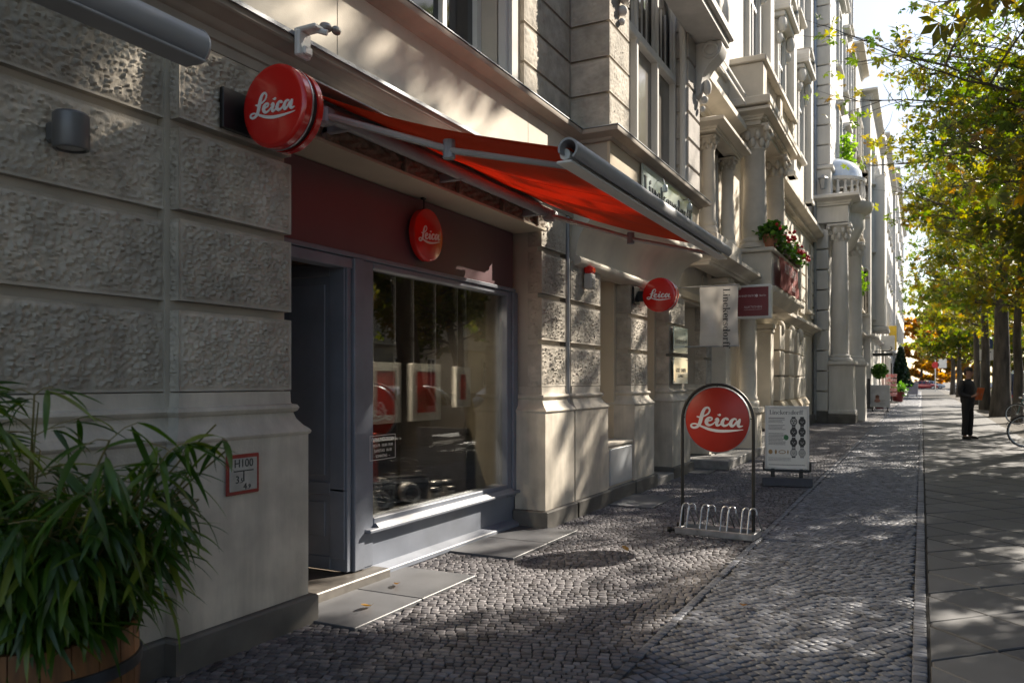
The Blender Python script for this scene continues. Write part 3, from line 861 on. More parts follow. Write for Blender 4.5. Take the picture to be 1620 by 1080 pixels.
part('sill', MB().box(-3.755, SX + .075, 4.675, 7.14, .335, .362, .006).prism([(-3.755, .362), (SX + .06, .362), (SX + .03, .392), (-3.755, .392)], 'y', 4.80, 7.0), FRAME_BLUE, shop)
part('stall_riser', MB().box(-3.775, SX, 4.675, 7.14, .03, .333, .005), FRAME_BLUE, B1)
part('foot_board', MB().box(-3.775, SX + .085, 4.66, 7.10, 0.0, .045, .008).prism([(SX - .05, .045), (SX + .075, .045), (SX + .01, .075), (SX - .05, .08)], 'y', 4.66, 7.10), FRAME_BLUE, B1)
# open door leaf, hinged on the post beside the window
dl = MB().box(-4.35, -3.625, 4.49, 4.535, .09, 2.30, .004)
for z0, z1 in ((.24, .62), (.72, 2.2)):
    for a in ((-4.33, -4.21), (-3.77, -3.64)): dl.box(a[0], a[1], 4.476, 4.491, z0 - .06, z1 + .06, .004)
for z in (.10, .63, 2.2): dl.box(-4.21, -3.77, 4.476, 4.491, z, z + .09, .004)
door = part('door', dl, FRAME_BLUE, B1)
for z0, z1 in ((.33, .58), (.77, 2.14)): part('door_panel', MB().box(-4.16, -3.82, 4.480, 4.492, z0, z1, .008), FRAME_BLUE, door)
part('door_handle', MB().tube([(-4.28, 4.476, 1.15), (-4.28, 4.43, 1.15), (-4.17, 4.43, 1.15)], .011, 8), STEEL, door)
part('door_frame', MB().box(-3.74, -3.60, 3.665, 3.71, .17, 2.33, .005).box(-3.74, -3.62, 3.71, 4.55, 2.25, 2.325, .005), FRAME_BLUE, B1)
# ---------------------------------------------------------------- awnings
AW = thing('awning', 'red fabric awning stretched out over the shop window on folding arms', 'awning', (-3.15, 5.25, 3.0))
BX, BZ, FX, FZ, Y0, Y1 = -3.235, 3.165, -1.52, 2.575, 3.58, 6.93
n, m = 26, 40
V = []
for i in range(n + 1):
    t = i / n
    for j in range(m + 1):
        w = j / m
        sag = -.045 * math.sin(math.pi * t) * (.75 + .5 * math.sin(math.pi * w)) - .012 * math.sin(w * 43 + 1.3) * math.sin(math.pi * t) ** .7 - .006 * math.sin(w * 19 + t * 5)
        V.append((BX + (FX - BX) * t + .02 * math.sin(w * 11) * math.sin(math.pi * t), Y0 + (Y1 - Y0) * w, BZ + (FZ - BZ) * t + sag))
fab = MB().add(V, [(i * (m + 1) + j, i * (m + 1) + j + 1, (i + 1) * (m + 1) + j + 1, (i + 1) * (m + 1) + j) for i in range(n) for j in range(m)])
fo = part('fabric', fab, cloth_mat('awning_cloth', (.60, .090, .018), .52), AW, 60)
sd = fo.modifiers.new('thick', 'SOLIDIFY'); sd.thickness = .002
for w_ in (8, 16, 24, 32):                         # sewn seams between the cloth widths
    part('seam', MB().tube([(V[i * (m + 1) + w_][0], V[i * (m + 1) + w_][1], V[i * (m + 1) + w_][2]) for i in range(n + 1)], .0035, 5), M('seam_red', (.30, .03, .012), .8), AW)
part('roller', MB().tube([(-3.275, 3.55, 3.135), (-3.275, 6.95, 3.135)], .034, 14), ALU, AW)
part('sun_stop_strip', MB().box(-3.37, -3.13, 3.5, 7.0, 3.188, 3.20, .003), ALU, AW)  # unseen strip added to stop sun leaking onto the frieze
part('torsion_bar', MB().tube([(-3.15, 3.52, 3.035), (-3.15, 6.97, 3.035)], .044, 16).tube([(-3.15, 6.97, 3.035), (-3.15, 6.99, 3.035)], .050, 16), ALU, AW)
a = [(math.cos(t), math.sin(t)) for t in [R(200) - R(260) * i / 16 for i in range(17)]]
C = [(FX + .01 + .052 * c, FZ - .01 + .052 * s) for c, s in a] + [(FX + .01 + .042 * c, FZ - .01 + .042 * s) for c, s in a[::-1]]
fb = MB()
k = len(a)
pv = []
for y in (Y0 - .06, Y1 + .06): pv += [(x, y, z) for x, z in C]
N2 = len(C)
fb.add(pv, [(i, (i + 1) % N2, N2 + (i + 1) % N2, N2 + i) for i in range(N2)] + [(i, i + 1, N2 - 2 - i, N2 - 1 - i) for i in range(k - 1)] + [(N2 + i, N2 + N2 - 1 - i, N2 + N2 - 2 - i, N2 + i + 1) for i in range(k - 1)])
part('front_bar', fb, ALU, AW, 40)
part('front_bar_lip', MB().box(FX - .055, FX + .025, Y0 - .05, Y1 + .05, FZ - .076, FZ - .063, .004), WHITE_PAINT, AW)
part('fabric_rail', MB().tube([(FX - .03, Y0, FZ - .02), (FX - .03, Y1, FZ - .02)], .028, 10), WHITE_PAINT, AW)
for y, s in ((3.66, 1), (6.84, -1)):
    sh, el, hd = Vector((-3.10, y, 3.00)), Vector((-2.30, y + .06 * s, 2.715)), Vector((FX - .06, y + .03 * s, FZ - .05))
    arm = part('arm', MB().tube([sh, el], [.034, .028], 8, flat=.7).tube([el + Vector((0, 0, -.005)), hd], [.027, .022], 8, flat=.7), M('arm_grey', (.44, .42, .40), .5), AW)
    part('elbow', MB().lathe([(.034, -.05), (.034, .05)], tuple(el), 10), ALU, arm)
    part('shoulder', MB().box(-3.17, -3.07, y - .04, y + .04, 2.95, 3.05, .012), ALU, arm)
for y in (3.9, 5.25, 6.7): part('wall_bracket', MB().box(-3.36, -3.13, y - .02, y + .02, 2.985, 3.05, .008), ALU, AW)

rol = thing('awning', 'grey rolled up awning case on the wall above the cylinder lamp', 'awning', (-2.97, .9, 2.98))
prof = []
for i in range(24):
    t = 2 * math.pi * i / 24
    prof.append((-2.97 + .085 * math.cos(t) * (1 if math.sin(t) > 0 else .95), 2.985 + .075 * math.sin(t)))
part('case', MB().prism(prof, 'y', -1.2, 2.60), ALU, rol, 50)
part('end_cap', MB().lathe([(.001, .028), (.05, .026), (.076, .012), (.083, 0), (.083, -.006)], (-2.97, 2.603, 2.985), 24, 'y'), M('end_cap_grey', (.36, .37, .385), .4, metal=.4), rol)
part('drop_bar', MB().box(-3.03, -2.90, -1.2, 2.59, 2.898, 2.912, .004), ALU, rol)
for y in (.2,): part('wall_bracket', MB().box(-3.45, -3.03, y - .03, y + .03, 2.96, 3.02, .008), ALU, rol)

# ---------------------------------------------------------------- round signs
def drum_sign(loc, rad, label, group):
    """double-sided round sign sticking out from the wall; faces -Y and +Y"""
    t = thing('round_sign', label, 'sign', loc, 0, group)
    d = .062
    f = part('front_shell', MB().lathe([(.001, -.095), (rad - .03, -.095), (rad - .010, -.091), (rad, -.080), (rad, -.032)], (0, 0, 0), 48, 'y'), RED, t, 40, False)
    part('lettering', script_word(rad * .86, .0025).xf(Matrix.Translation((0, -.0945, 0))), LETTER, f, None, False)
    part('rear_shell', MB().lathe([(rad, .012), (rad, .050), (rad - .012, .064), (.001, .068)], (0, 0, 0), 48, 'y'), RED, t, 40, False)
    part('band', MB().lathe([(rad - .012, -.034), (rad - .012, .014)], (0, 0, 0), 48, 'y'), BLACK, t, 40, False)
    part('trim_ring', MB().lathe([(rad - .012, -.036), (rad + .004, -.036), (rad + .004, -.029), (rad - .012, -.029)], (0, 0, 0), 48, 'y'), STEEL, t, 40, False)
    xw = -3.35 - loc[0]
    part('wall_bracket', MB().box(xw, xw + .03, -.19, .05, -.105, .115, .004).box(xw + .02, -rad + .03, -.035, .025, -.07, .07, .006), BLACK, t, 35, False)
    return t
drum_sign((-3.06, 3.27, 2.91), .222, 'large round red sign lettered Leica jutting from the pilaster beside the door', 'round red projecting signs')
drum_sign((-3.02, 10.12, 2.56), .222, 'small looking round red Leica sign jutting out below the pale cove', 'round red projecting signs')
dt = thing('round_sign', 'flat round red Leica sign hung on the dark fascia above the shop window', 'sign', (SX + .03, 5.44, 2.63), R(90))
f = part('disc', MB().lathe([(.001, -.055), (.195, -.055), (.208, -.050), (.212, -.04), (.212, .0), (.001, .0)], (0, 0, 0), 48, 'y'), RED, dt, 40, False)
part('lettering', script_word(.185, .0025, .12).xf(Matrix.Translation((0, -.0545, 0))), LETTER, f, None, False)
part('hanger', MB().tube([(-.03, -.02, .2), (-.03, -.02, .32)], .006, 6).box(-.05, -.01, -.03, .0, .285, .30, .003), DARK_METAL, dt, 35, False)

# ---------------------------------------------------------------- things on the wall
lamp = thing('wall_lamp', 'grey cylinder wall lamp on the rough stucco', 'wall lamp', (-3.33, 2.23, 2.545))
part('body', MB().lathe([(.066, .08), (.074, .07), (.076, -.07), (.072, -.078), (.06, -.08), (.06, -.06), (.001, -.06)], (-3.33, 2.23, 2.545), 28), M('lamp_grey', (.16, .16, .165), .4, metal=.4), lamp)
part('mount', MB().box(-3.44, -3.38, 2.18, 2.28, 2.50, 2.59, .01), M('lamp_grey', (.1, .1, .1)), lamp)
part('glass_lens', MB().lathe([(.001, -.066), (.058, -.066), (.058, -.07), (.001, -.071)], (-3.33, 2.23, 2.545), 24), M('lens_frosted', (.4, .4, .4), .3), lamp)

br = thing('wall_clamp', 'white clamp bracket with a swivel head on the ledge over the large round sign', 'bracket', (-3.16, 3.56, 3.40))
part('clamp', MB().box(-3.215, -3.175, 3.50, 3.61, 3.32, 3.47, .01).box(-3.23, -3.07, 3.515, 3.60, 3.462, 3.49, .008).box(-3.175, -3.15, 3.525, 3.595, 3.33, 3.38, .008), WHITE_PAINT, br)
part('swivel_head', MB().lathe([(.001, .0), (.035, .0), (.04, .015), (.03, .035), (.001, .045)], (-3.09, 3.63, 3.49), 14).ball((-3.06, 3.69, 3.505), .026, 9, 6, (1, 1.4, 1)), M('swivel_grey', (.30, .29, .27), .45, metal=.4), br)
part('arm', MB().tube([(-3.12, 3.56, 3.475), (-3.05, 3.60, 3.455)], .018, 8), WHITE_PAINT, br)

hs = thing('hydrant_sign', 'white hydrant plate H100 with a red rim on the plinth', 'sign', (-3.278, 3.17, .945), R(90))
part('plate', MB().box(-.118, .118, -.012, -.002, -.108, .108, .012), M('hydrant_red', (.30, .028, .02), .45, var=.15, vscale=10, stain=.2), hs, 35, False)
fc = part('face', MB().box(-.098, .098, -.015, -.011, -.088, .088, .006), M('hydrant_white', (.50, .48, .43), .5, var=.1, vscale=12, stain=.25), hs, 35, False)
for s, z, x, k in (('H100', .058, 0, .062), ('3', -.028, -.045, .058), ('.5', -.034, -.018, .036), ('4', -.068, .01, .052), ('.9', -.070, .038, .034)):
    share('lettering', text_mesh(s, k, INK), fc, (x, -.0158, z), FACE_Y)
part('rule', MB().box(-.07, .07, -.0162, -.015, .016, .022).box(-.004, .004, -.0162, -.015, -.038, .016), INK, fc, None, False)

al = thing('alarm_box', 'grey alarm box with a red beacon cap on the sunlit pier', 'alarm', (-3.34, 8.30, 2.58))
part('case', MB().box(-3.345, -3.25, 8.24, 8.37, 2.47, 2.64, .012), M('alarm_grey', (.45, .44, .42), .5), al)
part('beacon', MB().box(-3.345, -3.245, 8.24, 8.37, 2.642, 2.725, .02), M('beacon_red', (.7, .02, .015), .2, coat=.5), al)
for k in range(6): part('louvre', MB().box(-3.252, -3.243, 8.26, 8.35, 2.49 + k * .017, 2.497 + k * .017), M('alarm_slot', (.2, .2, .2)), al, None)

def plaque(y0, y1, z0, z1, label, lines):
    t = thing('glass_plaque', label, 'plaque', (-3.31, (y0 + y1) / 2, (z0 + z1) / 2), R(90), 'glass name plaques on the pier')
    w, h = (y1 - y0) / 2, (z1 - z0) / 2
    p = part('plate', MB().box(-w, w, -.012, -.002, -h, h, .002), M('plaque_glass', (.42, .56, .53), .12, var=.05, spec=.8, coat=.6), t, 35, False)
    for sx in (-1, 1):
        for sz in (-1, 1): part('stand_off', MB().lathe([(.011, -.018), (.011, .03)], (sx * (w - .04), 0, sz * (h - .035)), 10, 'y'), STEEL, t, 35, False)
    for kind, s, size, x, z in lines:
        if kind == 'serif':
            mb, wd = serif_word(s, size, .001); mb.xf(Matrix.Translation((x - wd / 2, -.0122, z)))
            part('lettering', mb, M('plaque_ink', (.07, .085, .085), .5), p, None, False)
        else: share('lettering', text_mesh(s, size, M('plaque_ink', (.07, .085, .085), .5)), p, (x, -.0135, z), FACE_Y)
plaque(11.70, 12.50, 1.87, 2.27, 'upper teal glass plaque lettered Linckersdorff on the pier', [('serif', 'Linckersdorff', .11, .02, -.05)])
plaque(11.70, 12.50, 1.405, 1.81, 'lower teal glass plaque with grey lettering on the pier', [('sans', 'GOLD  UHREN', .085, 0, .0), ('sans', 'SCHMUCK', .06, 0, -.09)])

bs = thing('fascia_sign', 'pale glass sign board lettered Linckersdorff on the bay above the awning bar', 'sign', (-2.985, 10.30, 3.80), R(90))
bb = part('board', MB().box(-1.16, 1.16, -.03, -.012, -.235, .242, .003), M('sign_glass', (.56, .63, .62), .18, var=.05, vscale=1, coat=.5), bs, 35, False)
mb, wd = serif_word('Linckersdorff', .36, .012); mb.xf(Matrix.Translation((-wd / 2, -.0305, -.15)))
part('lettering', mb, M('sign_letter_grey', (.10, .11, .11), .4), bb, None, False)
for x in (-1.1, 1.1):
    for z in (-.2, .2): part('stand_off', MB().lathe([(.014, -.035), (.014, .0)], (x, 0, z), 10, 'y'), STEEL, bs, 35, False)
for y in (9.75, 10.95):
    t = thing('sign_lamp', 'small glass spot lamp in front of the pale sign board, ' + ('nearer the shop' if y < 10 else 'farther along the street'), 'lamp', (-2.84, y, 4.0), 0, 'spot lamps over the sign board')
    part('stem', MB().tube([(-2.99, y, 3.96), (-2.88, y, 3.97), (-2.86, y, 3.90)], .008, 6), STEEL, t)
    part('shade', MB().lathe([(.012, .0), (.03, -.02), (.04, -.06), (.035, -.09), (.02, -.10), (.001, -.104)], (-2.86, y, 3.91), 16), M('frosted_glass', (.55, .60, .58), .25, coat=.3), t)
# ---------------------------------------------------------------- ornate neighbour with columns and balcony
B2 = thing('ornate_building', 'ornate pale stone building with columns, balconies and a red banner', 'building', (-3.35, 22, 0))
b2 = MB()
b2.box(-10, -3.37, 14.42, 17.25, 0, 19).box(-10, -3.37, 18.75, 29.36, 0, 19).box(-10, -4.6, 17.252, 18.748, 0, 3.0).box(-10, -3.37, 17.252, 18.748, 3.0, 19)
part('wall', b2, STUCCO_PALE, B2, None)
part('plinth_base', MB().box(-3.5, -3.25, 19.0, 29.3, -.05, .30, .01), BASE_STONE, B2)
# portal: pilasters, door and steps
def column(parent, x, y, z0, z1, r, name='column', cap=True, mat=None):
    mat = mat or STUCCO_PALE
    h = z1 - z0
    c = part(name, MB().lathe([(r * 1.35, 0), (r * 1.35, .05), (r * 1.28, .08), (r * 1.12, .11), (r * 1.18, .15), (r * 1.16, .18), (r, .22), (r * .99, h * .4), (r * .86, h - .02), (r * .92, h)], (x, y, z0), 22), mat, parent, 40)
    if cap:
        mb = MB().lathe([(r * .9, 0), (r * .9, .03), (r * .8, .06), (r * .85, r * .9), (r * 1.15, r * 1.6), (r * 1.2, r * 1.7)], (x, y, z1), 18)
        mb.box(x - r * 1.3, x + r * 1.3, y - r * 1.3, y + r * 1.3, z1 + r * 1.7, z1 + r * 1.95, .01)
        for ring, rr, zz in ((8, .95, .5), (8, 1.08, 1.1)):
            for k in range(ring):
                a = 2 * math.pi * (k + .5 * (ring == 8 and zz > 1)) / ring
                mb.ball((x + r * rr * math.cos(a), y + r * rr * math.sin(a), z1 + r * zz), r * .26, 7, 5, (1, 1, 1.7))
        for sx in (-1, 1):
            for sy in (-1, 1): mb.ball((x + sx * r * 1.15, y + sy * r * 1.15, z1 + r * 1.5), r * .28, 7, 5)
        part('capital', mb, mat, c, 45)
    return c
def pilaster(parent, x0, x1, y0, y1, z0, z1, mat=None, joints=0):
    mat = mat or STUCCO_PALE
    p = part('pilaster', MB().box(x0, x1, y0, y1, z0, z1, .008), mat, parent)
    part('pilaster_foot', MB().box(x0, x1 + .04, y0 - .04, y1 + .04, z0 - .0, z0 + .14, .02), mat, p)
    part('pilaster_head', MB().box(x0, x1 + .03, y0 - .03, y1 + .03, z1 - .20, z1 - .12, .015).box(x0, x1 + .05, y0 - .05, y1 + .05, z1 - .10, z1 + .002, .015), mat, p)
    return p
pilaster(B2, -3.4, -3.12, 14.46, 14.85, .35, 3.3)
pilaster(B2, -3.4, -3.06, 16.55, 17.15, .9, 3.0)
pilaster(B2, -3.4, -3.06, 18.85, 19.25, .35, 2.75)
part('pedestal', MB().box(-3.4, -2.98, 16.45, 17.22, 0, .78, .01).box(-3.4, -2.93, 16.40, 17.25, .782, .90, .02).box(-3.4, -2.94, 16.41, 17.24, 0, .12, .01), STUCCO_PALE, B2)
column(B2, -3.02, 15.95, .95, 2.75, .16)
part('pedestal', MB().box(-3.35, -2.80, 15.68, 16.22, 0, .82, .01).box(-3.35, -2.76, 15.64, 16.26, .822, .945, .02), STUCCO_PALE, B2)
sw = part('window', MB().box(-3.38, -3.33, 14.95, 15.02, .8, 2.9).box(-3.38, -3.33, 15.60, 15.66, .8, 2.9).box(-3.38, -3.33, 15.02, 15.60, .8, .88).box(-3.38, -3.33, 15.02, 15.60, 2.82, 2.9), STUCCO_WHITE, B2, None)
part('pane', MB().box(-3.362, -3.352, 15.0, 15.62, .86, 2.84), M('grey_pane', (.12, .14, .15), .1, spec=.8), sw, None)
for z in (1.35, 1.05, 1.8): part('notice', MB().box(-3.351, -3.345, 15.08, 15.55, z, z + .16), M('notice_blue', (.05, .08, .16), .5), sw, None)
part('portal_reveal', MB().box(-4.6, -3.38, 18.70, 18.747, .3, 2.95, .004), STUCCO_CREAM, B2)
part('door', MB().box(-4.52, -4.45, 17.3, 18.69, .3, 2.9, .006), M('oak_dark', (.045, .028, .018), .5, var=.2, vscale=6, stretch=(1, 1, .2)), B2)
part('bell_plate', MB().box(-3.95, -3.80, 18.685, 18.70, 1.35, 1.52, .004), STEEL, B2)
part('portal_head', MB().box(-3.4, -3.02, 14.45, 19.3, 3.02, 3.12, .012).box(-3.4, -2.96, 14.44, 19.35, 3.122, 3.20, .02), STUCCO_PALE, B2)
for k, (x, z) in enumerate(((-2.78, .15), (-3.0, .30))): part('step', MB().box(-3.6 if k == 0 else -4.6, x, 13.05 if k == 0 else 17.26, 17.9 if k == 0 else 18.69, 0 if k == 0 else .152, z, .012), KERB, B2)
# rusticated pilasters lit by the sun beyond the door
for y0, y1, x in ((19.9, 20.7, -3.02), (21.5, 22.3, -3.02), (23.2, 23.9, -3.05), (25.0, 26.2, -3.22)):
    part('pedestal', MB().box(-3.4, x + .10, y0 - .06, y1 + .06, 0, .75, .01).prism([(-3.4, .752), (x + .13, .752), (x + .12, .80), (x + .02, .95), (-3.4, .95)], 'y', y0 - .05, y1 + .05), STUCCO_CREAM, B2)
    for k in range(3): part('block', MB().box(-3.4, x, y0, y1, .96 + .62 * k, .96 + .62 * k + .58, .018), STUCCO_PALE, B2)
part('red_panel', MB().box(-3.36, -3.33, 19.32, 19.85, 1.5, 2.1, .004), M('panel_red', (.28, .02, .02), .5), B2)
for y in (20.8, 22.4, 24.1):
    w = part('window', MB().box(-3.40, -3.34, y, y + .06, .9, 2.75).box(-3.40, -3.34, y + .6, y + .66, .9, 2.75).box(-3.4, -3.34, y + .06, y + .6, .9, .97), STUCCO_WHITE, B2, None)
    part('pane', MB().box(-3.375, -3.36, y + .03, y + .63, .9, 2.75), PANE_DARK, w, None)
CN = [(-.3, 0), (.02, 0), (.03, .05), (.06, .06), (.07, .10), (.12, .13), (.16, .14), (.24, .17), (.26, .18), (.26, .25), (.23, .27), (-.3, .30)]
def cornice(parent, path, z, k=1.0, mat=None, name='cornice'):
    return part(name, MB().sweep([(o * k, z + h * k) for o, h in CN], path), mat or STUCCO_PALE, parent, 30)
cornice(B2, [(-3.37, 19.4), (-3.37, 29.3)], 2.95, 1.2)
for y in (20.1, 21.9, 23.5): part('console', MB().ball((-3.05, y + .2, 2.72), .12, 9, 7, (.8, 1.2, 1.6)).ball((-3.08, y + .2, 2.5), .07, 8, 6), STUCCO_PALE, B2)
# flower balcony
bal = MB().box(-3.4, -2.62, 16.2, 19.75, 3.30, 3.98, .01).box(-3.4, -2.56, 16.14, 19.81, 3.985, 4.07, .02)
part('balcony_front', bal, STUCCO_PALE, B2)
part('balcony_soffit', MB().sweep([(-.3, 3.02), (-.10, 3.02), (-.05, 3.08), (0, 3.12), (.04, 3.18), (.08, 3.22), (.10, 3.28), (.10, 3.298), (-.3, 3.298)], [(-3.4, 16.2), (-2.62, 16.2), (-2.62, 19.75), (-3.4, 19.75)]).box(-3.4, -2.9, 16.5, 19.45, 3.03, 3.29), STUCCO_PALE, B2, 30)
part('rail', MB().tube([(-2.56, 16.2, 4.13), (-2.56, 19.75, 4.13)], .018, 8).tube([(-2.56, 16.25, 4.07), (-2.56, 16.25, 4.13)], .012, 6).tube([(-2.56, 19.7, 4.07), (-2.56, 19.7, 4.13)], .012, 6), DARK_METAL, B2)
# tall columns above the balcony, entablature and second balcony
for y in (16.45, 18.9): column(B2, -2.98, y, 4.08, 6.05, .235)
cornice(B2, [(-3.4, 16.05), (-2.78, 16.05), (-2.78, 19.4), (-3.4, 19.4)], 6.56, .75)
part('frieze', MB().box(-3.4, -2.80, 16.08, 19.38, 6.47, 6.57, .006), STUCCO_PALE, B2)
for k in range(24):
    y = 16.15 + .137 * k
    part('dentil', MB().box(-2.79, -2.70, y, y + .07, 6.585, 6.64, .004), STUCCO_PALE, B2)
part('balcony_slab', MB().box(-3.4, -2.58, 15.8, 20.3, 6.79, 6.95, .02), STUCCO_PALE, B2)
bp = MB().box(-3.4, -2.72, 15.9, 16.3, 6.955, 7.62, .01).box(-2.95, -2.72, 18.0, 18.3, 6.955, 7.62, .01).box(-2.95, -2.72, 19.9, 20.2, 6.955, 7.62, .01).box(-3.4, -2.66, 15.84, 20.26, 7.625, 7.75, .02)
part('parapet', bp, STUCCO_PALE, B2)
for k in range(15):
    y = 16.45 + .235 * k
    if 17.9 < y < 18.35: continue
    part('baluster', MB().lathe([(.05, 0), (.05, .05), (.03, .08), (.065, .22), (.03, .5), (.05, .6), (.05, .66)], (-2.83, y, 6.957), 10), STUCCO_PALE, B2)
cornice(B2, [(-3.42, 12.06), (-3.42, 15.88)], 6.05, 1.5)
cornice(B2, [(-3.37, 20.32), (-3.37, 29.3)], 6.15, 1.5)
for k in range(46):
    y = 20.4 + .195 * k
    part('dentil', MB().box(-3.36, -3.20, y, y + .10, 6.20, 6.28, .004), STUCCO_PALE, B2)
# small aedicule left of the columns
for y in (13.55, 15.05): column(B2, -3.22, y, 3.95, 5.35, .12)
cornice(B2, [(-3.37, 13.3), (-3.05, 13.3), (-3.05, 15.3), (-3.37, 15.3)], 5.6, .7)
part('aedicule_base', MB().box(-3.42, -3.02, 13.3, 15.35, 3.62, 3.93, .02), STUCCO_PALE, B2)
cornice(B2, [(-3.42, 12.7), (-3.02, 12.7), (-3.02, 15.9), (-3.42, 15.9)], 3.3, .9)
part('scroll_console', MB().prism([(-3.42, 2.7), (-3.2, 2.72), (-3.12, 2.85), (-3.15, 3.0), (-3.06, 3.12), (-3.04, 3.29), (-3.42, 3.29)], 'y', 14.5, 14.8).ball((-3.12, 14.65, 2.86), .07, 8, 6), STUCCO_PALE, B2, 30)
aw = part('window', MB().box(-3.42, -3.35, 13.75, 13.83, 3.95, 5.6).box(-3.42, -3.35, 14.77, 14.85, 3.95, 5.6).box(-3.42, -3.35, 14.26, 14.32, 3.95, 5.6), STUCCO_WHITE, B2, None)
part('pane', MB().box(-3.39, -3.38, 13.8, 14.8, 3.95, 5.55), PANE_DARK, aw, None)
part('pediment', MB().prism([(13.3, 5.82), (15.3, 5.82), (14.9, 5.98), (14.3, 6.03), (13.7, 5.98)], 'x', -3.42, -3.12).ball((-3.08, 14.3, 5.92), .09, 9, 6), STUCCO_PALE, B2, 30)
# first floor windows over the balcony and farther along
def wall_window(parent, x, y0, y1, z0, z1, mat, depth=.10, hood=None, bars=1, trans=.68):
    f = MB()
    t = .07
    f.box(x - .03, x + depth, y0 - .14, y0, z0 - .02, z1 + .1, .01).box(x - .03, x + depth, y1, y1 + .14, z0 - .02, z1 + .1, .01).box(x - .03, x + depth, y0 - .14, y1 + .14, z1 + .102, z1 + .22, .01)
    w = part('window', f, mat, parent)
    part('sill', MB().box(x - .02, x + depth + .08, y0 - .18, y1 + .18, z0 - .11, z0 - .022, .01), mat, w)
    fr = MB().box(x + .012, x + .04, y0, y0 + t, z0, z1).box(x + .012, x + .04, y1 - t, y1, z0, z1).box(x + .012, x + .038, y0 + t, y1 - t, z1 - t, z1).box(x + .012, x + .038, y0 + t, y1 - t, z0, z0 + t)
    for k in range(bars):
        yc = y0 + (y1 - y0) * (k + 1) / (bars + 1); fr.box(x + .014, x + .045, yc - .035, yc + .035, z0 + t, z1 - t)
    zt = z0 + (z1 - z0) * trans; fr.box(x + .013, x + .042, y0 + t, y1 - t, zt - .04, zt + .04)
    part('frame', fr, WHITE_PAINT, w, None)
    part('pane', MB().box(x + .004, x + .012, y0, y1, z0, z1), PANE_DARK, w, None)
    if hood == 'arch':
        h = MB()
        n = 12; yc = (y0 + y1) / 2; rr = (y1 - y0) / 2 + .3
        po = [(yc - rr * math.cos(math.pi * i / n), z1 + .5 + rr * .62 * math.sin(math.pi * i / n)) for i in range(n + 1)]
        pi_ = [(yc - (rr - .13) * math.cos(math.pi * i / n), z1 + .5 + (rr - .13) * .58 * math.sin(math.pi * i / n)) for i in range(n + 1)]
        for i in range(n): h.prism([po[i], po[i + 1], pi_[i + 1], pi_[i]], 'x', x, x + .42)
        h.box(x, x + .42, y0 - .34, y1 + .34, z1 + .36, z1 + .5, .02).box(x, x + .30, y0 - .28, y1 + .28, z1 + .225, z1 + .36, .02)
        for y in (y0 - .16, y1 + .16): h.ball((x + .2, y, z1 + .05), .13, 9, 6, (1, 1, 1.7)).ball((x + .14, y, z1 - .3), .09, 8, 6, (1, 1, 1.6))
        h.ball((x + .2, yc, z1 + .72), .2, 10, 7, (.6, 1.2, 1)).ball((x + .28, yc, z1 + .72), .10, 9, 6).ball((x + .15, yc - .33, z1 + .62), .10, 8, 6).ball((x + .15, yc + .33, z1 + .62), .10, 8, 6)
        part('hood', h, mat, w, 30)
    elif hood == 'flat':
        part('hood', MB().sweep([(o, z1 + .24 + h) for o, h in CN], [(x, y0 - .25), (x, y1 + .25)]), mat, w, 30)
    return w
for y in (17.2,): wall_window(B2, -3.37, y, y + 1.1, 4.2, 6.0, STUCCO_PALE)
for y in (21.3, 24.6, 27.2): wall_window(B2, -3.37, y, y + 1.0, 3.75, 5.4, STUCCO_PALE, hood=None)
for z in (8.3, 12.6):
    for y in (17.6, 21.4, 25.2): wall_window(B2, -3.37, y, y + 1.1, z, z + 2.2, STUCCO_WHITE, hood='arch')
for y in (19.6, 23.5, 27.4): pilaster(B2, -3.4, -3.18, y, y + .5, 7.2, 15.5, STUCCO_WHITE)
# horizontal blocks of the first floor wall
for k in range(6):
    for y0, y1 in ((19.8, 21.0), (22.6, 24.3), (25.9, 26.95), (28.5, 29.28)):
        part('block', MB().box(-3.4, -3.31, y0, y1, 3.55 + .42 * k, 3.55 + .42 * k + .385, .012), STUCCO_PALE, B2)
# relief figure panel high on the wall
rl = MB().box(-3.42, -3.30, 13.0, 15.6, 7.2, 12.5, .02)
for k in range(46):
    a, y, z = random.random(), random.gauss(14.5, .35), random.uniform(7.7, 11.8)
    rl.ball((-3.28, y, z), random.uniform(.07, .2), 8, 6, (.6, 1, random.uniform(1, 2.2)))
part('relief', rl, STUCCO_WHITE, B2, 50)
part('terrace_rail', MB().box(-3.0, -2.98, 12.2, 15.6, 6.72, 6.75).box(-3.0, -2.98, 12.2, 15.6, 6.88, 6.91), WHITE_PAINT, B2, None)
part('drain_pipe', MB().tube([(-3.28, 29.2, .1), (-3.28, 29.2, 17)], .06, 8), ZINC, B2)
cornice(B2, [(-3.37, 12.1), (-3.37, 29.3)], 16.6, 2.2, STUCCO_WHITE)

